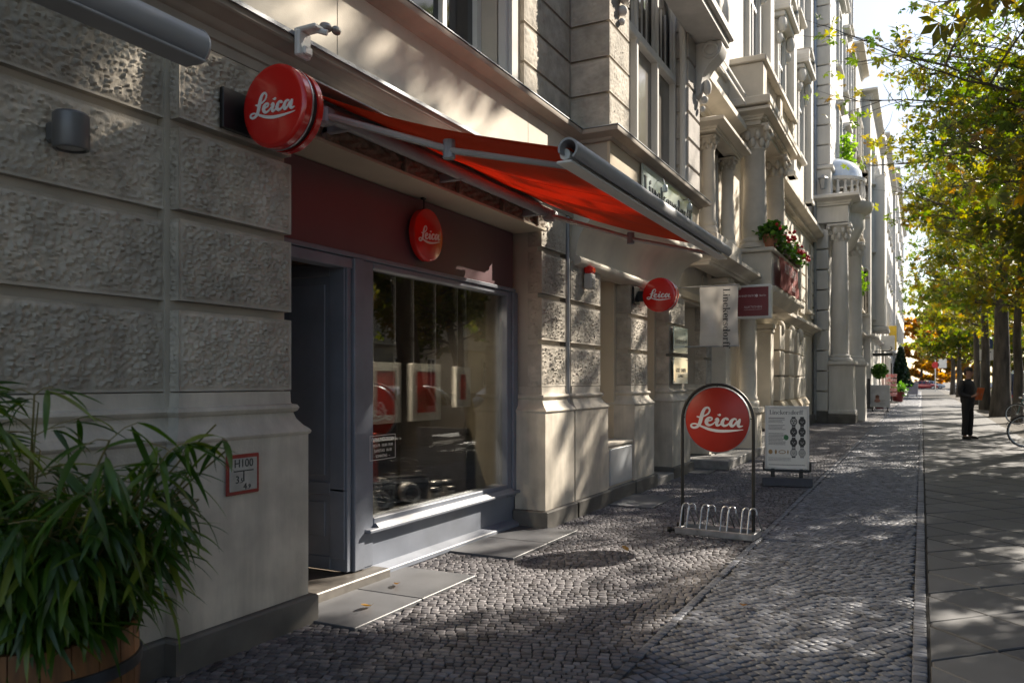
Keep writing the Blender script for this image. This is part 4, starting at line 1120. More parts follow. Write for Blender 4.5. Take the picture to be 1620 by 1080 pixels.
# ---------------------------------------------------------------- third building: projecting bay on columns
B3 = thing('bay_building', 'grey rusticated building whose bay and round balcony stand on columns', 'building', (-3, 34, 0))
part('wall', MB().box(-10, -3.30, 29.40, 29.62, 0, 21).box(-10, -2.86, 29.64, 40.6, 8.6, 21).box(-10, -3.0, 29.64, 40.6, 0, 8.58), STUCCO_GREY, B3, None)
for k in range(9):                                             # joints of the lower side wall
    z = .40 + .70 * k
    part('block', MB().box(-3.9, -2.86, 29.33, 29.66, z, z + .655, .02), STUCCO_GREY, B3)
part('plinth_base', MB().box(-3.9, -2.80, 29.28, 29.7, 0, .39, .012).box(-2.86, -1.98, 29.2, 30.35, 0, .30, .012), BASE_STONE, B3)
part('pedestal', MB().box(-2.84, -2.05, 29.28, 30.25, .302, 1.98, .012).box(-2.86, -1.97, 29.20, 30.33, 1.985, 2.12, .03).box(-2.85, -2.0, 29.24, 30.3, .31, .45, .02), STUCCO_GREY, B3)
part('pedestal', MB().box(-2.55, -1.80, 31.2, 32.1, 0, 1.98, .012).box(-2.58, -1.74, 31.14, 32.16, 1.985, 2.12, .03), STUCCO_GREY, B3)
column(B3, -2.52, 29.72, 2.14, 6.25, .30, mat=STUCCO_GREY)
column(B3, -2.18, 31.65, 2.14, 5.95, .26, mat=STUCCO_GREY)
cornice(B3, [(-3.9, 29.34), (-2.2, 29.34), (-2.2, 30.3)], 7.45, 1.3, STUCCO_GREY)
part('entablature', MB().box(-3.88, -2.22, 29.36, 30.3, 6.88, 7.44, .012), STUCCO_GREY, B3)
rb = MB()
def half_round(mb, prof, cx, cy, n=18):
    mb.lathe(prof, (cx, cy, 0), n, 'z', R(-95), R(95))
half_round(rb, [(.3, 5.9), (.75, 6.25), (1.0, 6.75), (1.1, 6.9), (1.1, 7.35), (1.3, 7.45), (1.38, 7.6), (1.4, 7.72), (1.1, 7.74)], -2.9, 31.1)
part('bow', rb, STUCCO_GREY, B3, 40)
rb = MB(); half_round(rb, [(1.05, 7.76), (1.12, 7.78), (1.12, 7.9), (1.02, 7.92)], -2.9, 31.1); half_round(rb, [(1.02, 8.5), (1.14, 8.52), (1.16, 8.62), (1.0, 8.65)], -2.9, 31.1)
part('balcony_rail', rb, STUCCO_GREY, B3, 40)
for k in range(14):
    a = R(-88 + 176 * k / 13)
    part('baluster', MB().lathe([(.05, 0), (.03, .06), (.065, .2), (.03, .45), (.05, .57)], (-2.9 + 1.07 * math.cos(a), 31.1 + 1.07 * math.sin(a), 7.92), 8), STUCCO_GREY, B3)
rb = MB(); half_round(rb, [(1.02, 8.66), (.98, 8.95), (.8, 9.2), (.5, 9.38), (.01, 9.45)], -2.9, 31.1)
part('glass_dome', rb, M('dome_glass', (.55, .60, .66), .12, spec=.9), B3, 40)
part('balcony_wall', MB().box(-3.9, -2.78, 29.42, 30.2, 7.84, 8.75, .012).box(-3.9, -2.7, 29.36, 30.24, 8.755, 8.9, .03), STUCCO_GREY, B3)
for k in range(18):
    z = 8.92 + .69 * k
    part('block', MB().box(-3.30, -2.80, 29.42, 30.3, z, z + .65, .02), STUCCO_GREY, B3)
for z in (9.3, 13.2, 17.2):
    f = part('window', MB().box(-3.62, -3.55, 29.36, 29.40, z - .1, z + 2.5).box(-3.36, -3.31, 29.36, 29.40, z - .1, z + 2.5).box(-3.55, -3.36, 29.362, 29.40, z + 1.6, z + 1.68), STUCCO_WHITE, B3, None)
    part('pane', MB().box(-3.56, -3.35, 29.385, 29.397, z - .1, z + 2.5), M('slat_blind', (.22, .23, .25), .6, var=.3, vscale=1, stretch=(.1, .1, 30)), f, None)
for z in (9.4, 13.4, 17.2):
    for y in (32.5, 35.5, 38.2): wall_window(B3, -2.86, y, y + 1.1, z, z + 2.1, STUCCO_GREY, hood='flat')
for y in (33.3, 36.0, 38.6):
    for z in (1.0, 4.8): wall_window(B3, -3.0, y, y + 1.0, z, z + 2.0, STUCCO_GREY)
cornice(B3, [(-3.0, 32.2), (-3.0, 40.6)], 4.0, 1.4, STUCCO_GREY)
part('balcony', MB().box(-3.0, -2.2, 33.6, 35.2, 4.35, 4.5, .02).box(-2.24, -2.2, 33.6, 35.2, 4.5, 5.3, .005), STUCCO_GREY, B3)
lt = thing('wall_lantern', 'small grey lantern fixed high in the corner beside the grey bay', 'lantern', (-3.02, 29.25, 8.2))
part('bracket', MB().tube([(-3.08, 29.42, 8.2), (-3.02, 29.25, 8.45)], .02, 6), DARK_METAL, lt)
part('body', MB().lathe([(.001, -.2), (.08, -.18), (.13, .15), (.18, .18), (.16, .22), (.05, .3), (.001, .31)], (-3.02, 29.2, 8.2), 6), M('lantern_glass', (.25, .26, .27), .3), lt, None)

# ---------------------------------------------------------------- buildings down the street
def block_house(name, label, x, y0, y1, h, mat, floors, wins, side=None, roof=None, dx=8):
    t = thing(name, label, 'building', (x - 1, (y0 + y1) / 2, 0), 0)
    part('wall', MB().box(x - dx, x, y0, y1, 0, h, .02), mat, t)
    cornice(t, [(x - 3, y0), (x, y0), (x, y1)], h - .1, 1.4, mat)
    cornice(t, [(x - 3, y0), (x, y0), (x, y1)], 3.6, .9, mat, 'string_course')
    proto = None
    for z in floors:
        for y in wins:
            yy = y0 + (y1 - y0) * y
            if proto is None:
                proto = wall_window(t, x, yy, yy + 1.1, z, z + 2.0, mat); p0 = (yy, z)
            else:
                c = copy_tree(proto, t); c.location = (0, yy - p0[0], z - p0[1])
    part('plinth_base', MB().box(x - 3, x + .06, y0 - .06, y1 - .1, 0, .5, .02), BASE_STONE, t)
    return t
h4 = block_house('pale_house', 'pale plain house just beyond the grey bay with stepped roof edge', -2.75, 40.7, 45.0, 17.0, STUCCO_PALE, (1.0, 5, 8.6, 12.2), (.15, .6))
h5 = block_house('flat_topped_house', 'flat topped pale house with a narrow arched window in its side', -2.35, 45.1, 58, 16.2, STUCCO_WHITE, (4.8, 8.4, 12), (.12, .36, .6, .82))
for z in (4.9, 10.0):
    f = MB()
    pts = [(-2.62 - .20 * math.cos(math.pi * i / 10), 45.06, z + 2.2 + .2 * math.sin(math.pi * i / 10)) for i in range(11)]
    f.tube([(-2.82, 45.06, z)] + pts + [(-2.42, 45.06, z)], .05, 6)
    w = part('side_window', f, STUCCO_GREY, h5)
    part('pane', MB().box(-2.80, -2.44, 45.085, 45.095, z, z + 2.2).lathe([(.001, 45.085), (.19, 45.085), (.19, 45.095), (.001, 45.095)], (-2.62, 0, z + 2.2), 14, 'y'), PANE_DARK, w, None)
    part('sill', MB().box(-2.9, -2.36, 44.95, 45.1, z - .1, z, .01), STUCCO_WHITE, w)
part('bay', MB().box(-2.35, -1.75, 47, 50, 4.4, 12.5, .02).box(-2.35, -1.6, 46.9, 50.1, 4.1, 4.38, .06), STUCCO_WHITE, h5)
h6 = block_house('stucco_house', 'white stucco house standing behind the flat topped one', -2.2, 58.1, 76, 17.5, STUCCO_WHITE, (1.0, 5, 8.6, 12.2), (.06, .24, .42, .6, .78))
h7 = block_house('far_house', 'farthest light grey house before the coloured autumn trees', -2.0, 76.1, 112, 19.5, STUCCO_GREY, (1.0, 5, 8.6, 12.2, 15.6), (.05, .2, .35, .5, .65, .8))
hb = block_house('opposite_house', 'warm coloured house on the far side, mirrored in the shop window', 30.0, 16, 64, 17, STUCCO_CREAM, (1.0, 4.8, 8.4, 12), [k / 12 for k in range(12)])
for ch in list(hb.children):                        # it faces the street, so turn it round
    pass
hb.rotation_euler = (0, 0, math.pi); hb.location = (24.5, 40, 0)
hc = block_house('opposite_house', 'pale grey house on the far side, nearer than the warm one', 30.0, -10, 15, 19, STUCCO_GREY, (1.0, 4.8, 8.4, 12, 15.4), [k / 7 + .03 for k in range(7)])
hc.rotation_euler = (0, 0, math.pi); hc.location = (24.5, 2.5, 0)
# ---------------------------------------------------------------- signs and street furniture
bn = thing('banner', 'cream cloth banner lettered Linckersdorff on a bracket by the portal', 'banner', (-3.0, 12.35, 2.2))
n, m = 18, 26
V = []
BW, BT, BBm = .59, 2.90, 1.99
for i in range(n + 1):
    for j in range(m + 1):
        u, v = i / n, j / m
        y = 12.35 + .05 * math.sin(u * 3.3 + v * 3) * math.sin(math.pi * v) + .075 * math.exp(-((u - .38 - .25 * (v - .45)) / .16) ** 2) * math.sin(math.pi * min(1, v * 1.1)) - .03 * math.exp(-((u - .62) / .12) ** 2) * (v > .2)
        V.append((-3.07 + BW * u, y, BT + (BBm - BT) * v))
cl = part('cloth', MB().add(V, [(i * (m + 1) + j, i * (m + 1) + j + 1, (i + 1) * (m + 1) + j + 1, (i + 1) * (m + 1) + j) for i in range(n) for j in range(m)]), cloth_mat('banner_cloth', (.62, .58, .52), .12, .42), bn, 60)
mb, wd = serif_word('Linckersdorff', .148, .001)
mb.xf(Matrix.Translation((-2.69, 12.262, BT - .05)) @ Matrix.Rotation(R(90), 4, 'Y'))
part('lettering', mb, INK, cl, None)
for z in (BT + .01, BBm - .01): part('rod', MB().tube([(-3.40, 12.35, z), (-2.46, 12.35, z)], .012, 8), STEEL, bn)

rs = thing('box_sign', 'square dark red box sign lettered AUKTIONEN under the flower balcony', 'sign', (-2.76, 15.1, 2.9))
bx = part('case', MB().box(-.33, .33, -.09, .09, -.31, .31, .015), WHITE_PAINT, rs, 35, False)
fc = part('face', MB().box(-.285, .285, -.098, -.09, -.265, .265), M('wine_red', (.17, .012, .022), .35), bx, None, False)
LT = M('sign_pink_white', (.62, .50, .50), .5)
share('lettering', text_mesh('DANNENBERG', .052, LT), fc, (-.115, -.0995, .105), FACE_Y)
share('lettering', text_mesh('Berlin', .05, LT), fc, (.185, -.0995, .105), FACE_Y)
part('emblem', MB().lathe([(.001, -.1), (.026, -.1), (.026, -.098)], (.075, 0, .105), 14, 'y'), LT, fc, None, False)
share('lettering', text_mesh('AUKTIONEN', .056, LT), fc, (.01, -.0995, -.10), FACE_Y)
part('rule', MB().box(-.15, .17, -.0995, -.098, -.15, -.145), LT, fc, None, False)
part('wall_arm', MB().box(-.62, -.33, -.03, .03, .1, .16, .006).box(-.62, -.33, -.03, .03, -.16, -.1, .006), STEEL, rs, 35, False)

bb = thing('balcony_banner', 'faded red banner with white lettering tied to the balcony front', 'banner', (-2.55, 18, 3.6), R(90))
V, n, m = [], 24, 8
for i in range(n + 1):
    for j in range(m + 1): V.append((-1.55 + 2.7 * i / n, -.05 - .02 * math.sin(i * 1.1 + j * .5), -.30 + .62 * j / m))
bc = part('cloth', MB().add(V, [(i * (m + 1) + j, i * (m + 1) + j + 1, (i + 1) * (m + 1) + j + 1, (i + 1) * (m + 1) + j) for i in range(n) for j in range(m)]), cloth_mat('banner_red', (.34, .075, .065), .2), bb, 60, False)
share('lettering', text_mesh('AUKTIONEN', .30, LT), bc, (-.25, -.085, .13), FACE_Y)
share('lettering', text_mesh('Berlin', .22, LT), bc, (.15, -.085, -.16), FACE_Y)

def leaf_cloud(name, pts, size, mat, tints, parent=None, aspect=2.0, flat=.5, seed=1, fan=0):
    """leaf-sized rhombs at pts; fan > 0 sets that many leaflets round each point like a hand"""
    r = np.random.default_rng(seed)
    P = np.asarray(pts, float); tints = np.asarray(tints); n = len(P)
    a = r.normal(size=(n, 3)); a[:, 2] *= flat; a /= np.linalg.norm(a, axis=1, keepdims=True)
    b = r.normal(size=(n, 3)); b -= a * (a * b).sum(1, keepdims=True); b /= np.linalg.norm(b, axis=1, keepdims=True)
    nn = np.cross(a, b)
    s = size * r.uniform(.65, 1.25, (n, 1))
    if fan:
        A, Bd, C, S_, PP, TT = [], [], [], [], [], []
        for k in range(fan):
            t = (k - (fan - 1) / 2) * .85 + r.normal(0, .12, (n, 1))
            d = a * np.cos(t) + b * np.sin(t) - nn * .15; d[:, 2] -= .30
            d /= np.linalg.norm(d, axis=1, keepdims=True)
            e = np.cross(nn, d); e /= np.linalg.norm(e, axis=1, keepdims=True)
            k2 = s * (1 - .28 * abs(k - (fan - 1) / 2) / fan * 2)
            A.append(d); Bd.append(e); C.append(np.cross(d, e)); S_.append(k2); PP.append(P + d * k2 * 1.05); TT.append(np.clip(tints + r.normal(0, .04, n), 0, 1))
        a, b, nn, s, P, tints = (np.concatenate(q) for q in (A, Bd, C, S_, PP, TT)); n = len(P)
    V = np.stack([P - a * s, P + b * s / aspect + nn * s * .12 + a * s * .2, P + a * s, P - b * s / aspect + nn * s * .12 + a * s * .2], 1).reshape(-1, 3)
    F = np.arange(4 * n).reshape(n, 4)
    T = np.concatenate([F[:, [0, 1, 2]], F[:, [0, 2, 3]]])
    t = np.concatenate([tints, tints])
    off = np.array(root_of(parent).location if parent else (0, 0, 0))
    return share(name, np_mesh(name, V - off, T, mat, t), parent)

GER = leaf_mat('geranium_leaf', [(.03, .08, .012), (.06, .14, .02), (.09, .18, .03)], .35)
fp = thing('geranium_box', 'green geraniums with red blossoms along the balcony rail', 'flowers', (-2.55, 17.8, 4.08))
part('planter', MB().box(-2.72, -2.50, 16.7, 19.6, 4.075, 4.20, .02), M('planter_brown', (.12, .06, .035), .7), fp)
r = np.random.default_rng(5)
pts = np.stack([r.normal(-2.60, .10, 1300), r.uniform(16.65, 19.6, 1300), 4.17 + np.abs(r.normal(0, .12, 1300)) - r.random(1300) * .12], 1)
leaf_cloud('foliage', pts, .055, GER, r.random(1300), fp, 1.2, .8, 6)
bl = MB()
for k in range(70):
    c = (random.gauss(-2.55, .12), random.uniform(16.65, 19.7), 4.24 + abs(random.gauss(0, .10)))
    for q in range(3): bl.ball((c[0] + random.gauss(0, .025), c[1] + random.gauss(0, .025), c[2] + random.gauss(0, .02)), .035, 6, 4)
part('blossoms', bl, M('geranium_red', (.62, .02, .03), .6, var=.2, vscale=8), fp, 60)
fpt = thing('flower_pot', 'terracotta pot with a geranium on the balcony corner', 'flower pot', (-2.66, 16.32, 4.07))
part('pot', MB().lathe([(.001, 0), (.11, 0), (.15, .2), (.17, .2), (.17, .25), (.14, .25), (.13, .2)], (-2.66, 16.32, 4.075), 16), M('terracotta', (.36, .15, .08), .8, var=.1), fpt)
pts = np.stack([r.normal(-2.66, .12, 420), r.normal(16.32, .12, 420), 4.36 + r.normal(0, .08, 420)], 1)
leaf_cloud('foliage', pts, .055, GER, r.random(420), fpt, 1.2, .8, 7)
bl = MB()
for k in range(10):
    bl.ball((random.gauss(-2.62, .14), random.gauss(16.3, .14), random.uniform(4.38, 4.5)), .035, 6, 4)
part('blossoms', bl, MATS['geranium_red'], fpt, 60)

# rack sign
st = thing('rack_sign', 'round red Leica sign in a dark hoop over a steel bicycle rack', 'bicycle rack', (-1.70, 7.50, 0), R(-4))
RW = .335
hoop = [(-RW, 0, .06), (-RW, 0, 1.08)] + [(-RW * math.cos(math.pi * i / 24), 0, 1.08 + RW * math.sin(math.pi * i / 24)) for i in range(1, 24)] + [(RW, 0, 1.08), (RW, 0, .06)]
part('hoop', MB().tube(hoop, .015, 10), DARK_METAL, st, 50, False)
dc = part('disc', MB().lathe([(.001, -.012), (.298, -.012), (.302, -.009), (.302, .009), (.298, .012), (.001, .012)], (0, 0, 1.085), 56, 'y'), RED_FLAT, st, 40, False)
part('rim', MB().lathe([(.302, -.013), (.309, -.013), (.309, .013), (.302, .013), (.302, -.013)], (0, 0, 1.085), 56, 'y'), STEEL, dc, None, False)
part('lettering', script_word(.30, .001).xf(Matrix.Translation((0, -.0118, 1.085))), LETTER, dc, None, False)
for a in (3, 177, 90): part('lug', MB().tube([(.30 * math.cos(R(a)), 0, 1.085 + .30 * math.sin(R(a))), (.335 * math.cos(R(a)), 0, 1.085 + .335 * math.sin(R(a)))], .006, 6), DARK_METAL, st, None, False)
fr = MB().box(-.36, .37, -.155, -.115, .012, .075, .006).box(-.36, .37, .115, .155, .012, .075, .006).box(-.36, -.315, -.114, .114, .012, .07, .006).box(.325, .37, -.114, .114, .012, .07, .006)
part('base_frame', fr, STEEL, st, 35, False)
for k in range(4):
    for q in (0, 1):
        x = -.285 + .19 * k + .062 * q
        w = .034
        pts = [(x - w, -.13 + .0 * q, .06), (x - w, -.06, .24)] + [(x - w * math.cos(math.pi * i / 8), -.055 + .01 * math.sin(math.pi * i / 8), .245 + .045 * math.sin(math.pi * i / 8)) for i in range(1, 8)] + [(x + w, -.06, .24), (x + w, .13, .06)]
        part('wheel_loop', MB().tube(pts, .0085, 8), STEEL, st, 50, False)
for y in (-.135, .13):
    part('axle_foot', MB().tube([(-.40, y, .045), (-.35, y, .045)], .014, 8).tube([(-.43, y, .045), (-.40, y, .045)], .028, 12), BLACK, st, 35, False)

# poster stand
ps = thing('poster_stand', 'white framed Linckersdorff poster with watches on a dark weighted foot', 'poster stand', (-1.66, 11.55, 0), R(11))
ps.scale = (.88, 1, 1)
part('foot', MB().prism([(-.17, .012), (.17, .012), (.16, .05), (.10, .115), (-.10, .115), (-.16, .05)], 'x', -.37, .37), M('foot_rubber', (.045, .048, .06), .6, var=.1, vscale=6), ps, 30, False)
for x in (-.21, .21): part('strut', MB().box(x - .03, x + .03, -.03, .03, .10, .245, .008), BLACK, ps, 35, False)
part('tray', MB().box(-.345, .345, -.05, .05, .195, .225, .006).box(-.36, -.335, -.045, .045, .20, .33, .006).box(.335, .36, -.045, .045, .20, .33, .006), BLACK, ps, 35, False)
fm = MB()
for b in ((-.33, -.295, .226, 1.10), (.295, .33, .226, 1.10)): fm.box(b[0], b[1], -.03, .03, b[2], b[3], .006)
fm.box(-.295, .295, -.03, .03, 1.065, 1.10, .006).box(-.295, .295, -.03, .03, .226, .26, .006)
part('frame', fm, M('frame_white', (.68, .66, .62), .4), ps, 35, False)
po = part('poster', MB().box(-.297, .297, -.018, -.004, .258, 1.067), M('poster_paper', (.78, .755, .69), .35, var=.03), ps, None, False)
mb, wd = serif_word('Linckersdorff', .082, .001); mb.xf(Matrix.Translation((-wd / 2 - .01, -.0182, .985)))
part('lettering', mb, M('poster_ink', (.09, .085, .08), .6), po, None, False)
GREYP = M('poster_grey', (.30, .28, .26), .6)
tx = MB()
for k in range(20):
    z = .925 - .019 * k
    if k in (4, 9, 10): continue
    tx.box(-.275, -.275 + random.uniform(.20, .27), -.0188, -.018, z, z + (.008 if k else .014))
for k in range(3): tx.box(-.28, .06, -.0188, -.018, .345 + .018 * k, .350 + .018 * k)
tx.box(-.27, .27, -.0188, -.018, .283, .292)
part('print', tx, GREYP, po, None, False)
def disc(c, r, y, mat, name='print', n=20, ry=None):
    return part(name, MB().add([(c[0] + r * math.cos(2 * math.pi * i / n), y, c[1] + (ry or r) * math.sin(2 * math.pi * i / n)) for i in range(n)], [tuple(range(n))]), mat, po, None, False)
WD, WL, GOLD = M('watch_dark', (.045, .042, .04), .5), M('watch_pale', (.45, .43, .39), .5), M('watch_gold', (.42, .25, .09), .5)
WS = M('watch_silver', (.28, .27, .26), .5)
for x, z, face in ((.10, .885, WL), (.225, .885, WD), (.10, .745, WD), (.225, .745, WD), (.10, .60, WD), (.225, .60, WD), (.10, .455, WL), (.225, .455, WL)):
    dark = z > .5
    part('print', MB().box(x - .028, x + .028, -.0184, -.018, z - .068, z + .068), WD if dark or x < .15 else WS, po, None, False)
    disc((x, z), .054, -.0188, WD if dark else WS); disc((x, z), .043, -.0192, face)
    if face is WL and dark:
        for q in ((-.02, .01), (.02, .01), (0, -.018)): disc((x + q[0], z + q[1]), .011, -.0196, WD, n=10)
    else:
        for q in ((-.016, 0), (.016, .0), (0, -.016)): disc((x + q[0], z + q[1]), .008, -.0196, WL if dark else WS, n=10)
disc((-.012, .665), .037, -.0188, M('sticker_green', (.06, .22, .08), .5))
for x, rx, ry in ((-.245, .032, .032), (-.165, .016, .032), (-.07, .055, .026), (.015, .010, .03)): disc((x, .465), rx, -.0188, GOLD, ry=ry)
disc((-.07, .465), .043, -.0192, MATS['poster_paper'], ry=.016)

def a_board(x, y, rz, label, pic, w=.62, h=1.12):
    t = thing('pavement_board', label, 'pavement board', (x, y, 0), rz)
    for s in (-1, 1): part('foot', MB().box(s * w * .38 - .03, s * w * .38 + .03, -.22, .22, .0, .05, .01).box(s * w * .38 - .02, s * w * .38 + .02, -.02, .02, .05, .22, .004), BLACK, t, 35, False)
    part('frame', MB().box(-w / 2, w / 2, -.03, .03, .20, h, .01), WHITE_PAINT, t, 35, False)
    f = part('face', MB().box(-w / 2 + .03, w / 2 - .03, -.036, -.03, .24, h - .03), M('board_' + pic[0], pic[1], .5, var=.1, vscale=3), t, None, False)
    if len(pic) > 2:
        part('print', MB().ball((-.12, -.037, .62), .11, 10, 8, (.8, .02, 1.1)).ball((-.12, -.037, .50), .14, 10, 8, (1, .02, .6)), M('print_skin', (.42, .20, .14), .5), f, None, False)
        part('print', MB().ball((-.12, -.04, .70), .09, 10, 8, (1, .02, .9)), M('print_hair', (.16, .06, .03), .5), f, None, False)
        for b_ in ((.05, .2, .5, .53), (.05, .18, .45, .47), (.0, .22, .36, .39)): part('print', MB().box(b_[0], b_[1], -.0366, -.036, b_[2], b_[3]), GREYP, f, None, False)
    return t
a_board(-1.75, 41.5, R(8), 'white pavement board with a portrait in front of the pale houses', ('portrait', (.52, .51, .50), 1), .85, 1.25)
a_board(-.75, 80, R(5), 'grey faced pavement board standing far down in the middle of the path', ('grey', (.26, .25, .29)), .95, 1.3)

# small things along the far facades
ys = thing('shop_sign', 'small yellow sign box projecting from the far facade', 'sign', (-1.9, 62, 6.0))
part('case', MB().box(-2.05, -1.55, 61.9, 62.1, 3.6, 5.3, .03), M('sign_yellow', (.62, .42, .02), .4), ys)
part('wall_arm', MB().box(-2.25, -2.05, 61.95, 62.05, 4.3, 4.5), BLACK, ys)
ks = thing('hanging_sign', 'black scrolled bracket sign on a pale far facade', 'sign', (-2.0, 46.5, 3.3))
part('plate', MB().box(-2.32, -1.35, 46.45, 46.53, 2.75, 2.92, .01), BLACK, ks)
part('scroll', MB().tube([(-2.32, 46.5, 3.0), (-1.5, 46.5, 3.02), (-1.38, 46.5, 3.15), (-1.45, 46.5, 3.25)], .03, 6), BLACK, ks)
cs = thing('canopy_board', 'white sign board over a far doorway beside the yellow sign', 'sign', (-2.0, 56, 3.9))
part('board', MB().box(-2.3, -1.5, 55.7, 55.9, 3.4, 4.3, .02), WHITE_PAINT, cs)
dk = thing('notice_board', 'dark notice board leaning by the pale house entrance', 'notice board', (-2.5, 41.2, .8))
part('board', MB().box(-2.62, -2.15, 41.15, 41.25, .35, 1.55, .01), M('board_dark', (.03, .03, .035), .4), dk)
rk = thing('postcard_stand', 'red and white display stand by the far facade', 'display stand', (-1.75, 57.5, 0))
rb_ = MB()
for k in range(5):
    for q in range(6):
        a = q * math.pi / 3 + k * .2
        rb_.box(-1.75 + .22 * math.cos(a) - .10, -1.75 + .22 * math.cos(a) + .10, 57.5 + .22 * math.sin(a) - .1, 57.5 + .22 * math.sin(a) + .1, .45 + .3 * k, .68 + .3 * k, .01)
part('cards', rb_, M('card_red', (.55, .03, .035), .4, col2=(.7, .62, .58), vscale=9), rk, None)
part('post', MB().tube([(-1.75, 57.5, 0), (-1.75, 57.5, 2.6)], .05, 8).lathe([(.45, 0), (.45, .06), (.1, .1)], (-1.75, 57.5, .012), 14), BLACK, rk)
for k, (x, y) in enumerate(((-1.45, 60.5), (-1.55, 64.5))):
    pk = thing('planter', ('dark red planter tub beside the red display stand', 'dark red planter tub under the dark green conifer')[k], 'planter', (x, y, 0), 0, 'red planters by the far shops')
    part('tub', MB().lathe([(.3, .012), (.42, .6), (.45, .6), (.45, .7), (.38, .7)], (x, y, 0), 14), M('tub_red', (.16, .02, .02), .5), pk)
    q = np.random.default_rng(40 + k)
    leaf_cloud('foliage', np.stack([q.normal(x, .25, 260), q.normal(y, .25, 260), .85 + q.normal(0, .18, 260)], 1), .12, GER, q.random(260), pk, 1.6, .8, 3)

def ball_tree(x, y, label):
    t = thing('topiary_tree', label, 'tree', (x, y, 0))
    part('pot', MB().lathe([(.2, .012), (.27, .4), (.3, .4), (.3, .46), (.22, .46)], (x, y, 0), 14), M('tub_red', (.16, .02, .02)), t)
    part('trunk', MB().tube([(x, y, .4), (x + .02, y, 1.0), (x, y, 1.6)], .03, 7), M('bark', (.1, .085, .065), .9), t)
    q = np.random.default_rng(9); d = q.normal(size=(900, 3)); d /= np.linalg.norm(d, axis=1, keepdims=True)
    leaf_cloud('crown', np.array((x, y, 1.95)) + d * (.42 * q.random((900, 1)) ** .4), .07, GER, q.random(900), t, 1.6, 1, 4)
ball_tree(-1.95, 45.5, 'small ball shaped topiary tree in a pot by the far shops')
ct = thing('conifer', 'dark green bushy conifer standing against the far facade', 'tree', (-1.55, 74, 0))
q = np.random.default_rng(12)
z = q.random(3500) ** 1.3; rad = (1.0 - z) * .85 * np.sqrt(q.random(3500)) + .1; an = q.random(3500) * 6.283
leaf_cloud('crown', np.stack([-1.55 + rad * np.cos(an), 74 + rad * np.sin(an), 1.0 + z * 3.2], 1), .16, leaf_mat('conifer_leaf', [(.012, .03, .012), (.02, .05, .018), (.035, .07, .02)], .2), q.random(3500), ct, 2.2, 1, 5)
part('trunk', MB().tube([(-1.55, 74, 0), (-1.55, 74, 3)], .08, 7), MATS['bark'], ct)
hg = thing('hanging_plant', 'bright green creeper hanging over the round balcony of the grey bay', 'plant', (-2.55, 32.6, 11.2))
q = np.random.default_rng(14)
z = q.random(420)
leaf_cloud('foliage', np.stack([-2.5 + q.normal(0, .13, 420) * (1.2 - z * .6), 32.9 + q.normal(0, .25, 420), 10.7 - z * 1.6 + q.normal(0, .1, 420)], 1), .10, leaf_mat('creeper_leaf', [(.08, .16, .02), (.14, .24, .03), (.2, .3, .05)], .5), q.random(420), hg, 1.6, 1, 6)
hp = thing('window_plant', 'pale yellow green plant on the ledge behind the bay columns', 'plant', (-2.3, 33.9, 5.0))
leaf_cloud('foliage', np.stack([q.normal(-2.25, .16, 320), q.normal(34, .5, 320), 5.25 + q.normal(0, .22, 320)], 1), .10, MATS['creeper_leaf'], q.random(320), hp, 1.6, 1, 7)

# lamp post with parking sign
lp = thing('street_lamp', 'old style street lamp with a parking sign on its post', 'street lamp', (2.76, 47.5, 0))
lx, ly = 2.76, 47.5
part('post', MB().lathe([(.16, 0), (.16, .5), (.11, .6), (.085, 1.1), (.075, 1.2), (.055, 3.0), (.045, 4.6), (.09, 4.62), (.09, 4.7), (.03, 4.75), (.03, 4.95)], (lx, ly, 0), 14), M('post_grey', (.12, .13, .12), .5, metal=.3), lp)
ln = part('lantern', MB().lathe([(.30, 5.62), (.24, 5.74), (.12, 5.86), (.05, 5.9), (.05, 5.98), (.001, 6.02)], (lx, ly, 0), 6).lathe([(.05, 4.93), (.2, 4.96), (.2, 5.0), (.05, 5.0)], (lx, ly, 0), 6), DARK_METAL, lp, None)
part('glass', MB().lathe([(.19, 5.0), (.29, 5.62)], (lx, ly, 0), 6), M('lantern_pane', (.55, .56, .55), .25, coat=.3), ln, None)
for k in range(6):
    a = k * math.pi / 3
    part('lantern_bar', MB().tube([(lx + .195 * math.cos(a), ly + .195 * math.sin(a), 5.0), (lx + .295 * math.cos(a), ly + .295 * math.sin(a), 5.62)], .015, 5), DARK_METAL, ln)
pk = part('parking_sign', MB().box(lx - .02, lx + .48, ly - .09, ly - .07, 3.10, 3.58, .01), M('sign_blue', (.02, .05, .16), .4), lp)
share('lettering', text_mesh('P', .42, LETTER), pk, (.23, -.093, 3.33), FACE_Y)
pl = part('plate', MB().box(lx - .12, lx + .55, ly - .09, ly - .07, 2.50, 3.06, .01), WHITE_PAINT, lp)
part('print', MB().box(lx + .05, lx + .4, ly - .093, ly - .09, 2.9, 2.95), INK, pl, None)
part('print', MB().box(lx + .14, lx + .3, ly - .093, ly - .09, 2.6, 2.76), INK, pl, None)
part('pipe_clamp', MB().tube([(lx + .2, ly - .05, 2.4), (lx + .2, ly - .05, 3.65)], .03, 8), STEEL, lp)
rsn = thing('road_sign', 'round red and white road sign far down the kerb', 'road sign', (1.6, 118, 0))
part('post', MB().tube([(1.6, 118, 0), (1.6, 118, 4.2)], .05, 8), STEEL, rsn)
part('plate', MB().lathe([(.001, 0), (.42, 0), (.42, .03), (.001, .03)], (1.6, 117.9, 3.5), 20, 'y'), M('road_sign_red', (.5, .03, .03), .4), rsn)
part('plate', MB().box(1.9, 2.9, 117.9, 117.94, 3.1, 4.3), WHITE_PAINT, rsn)
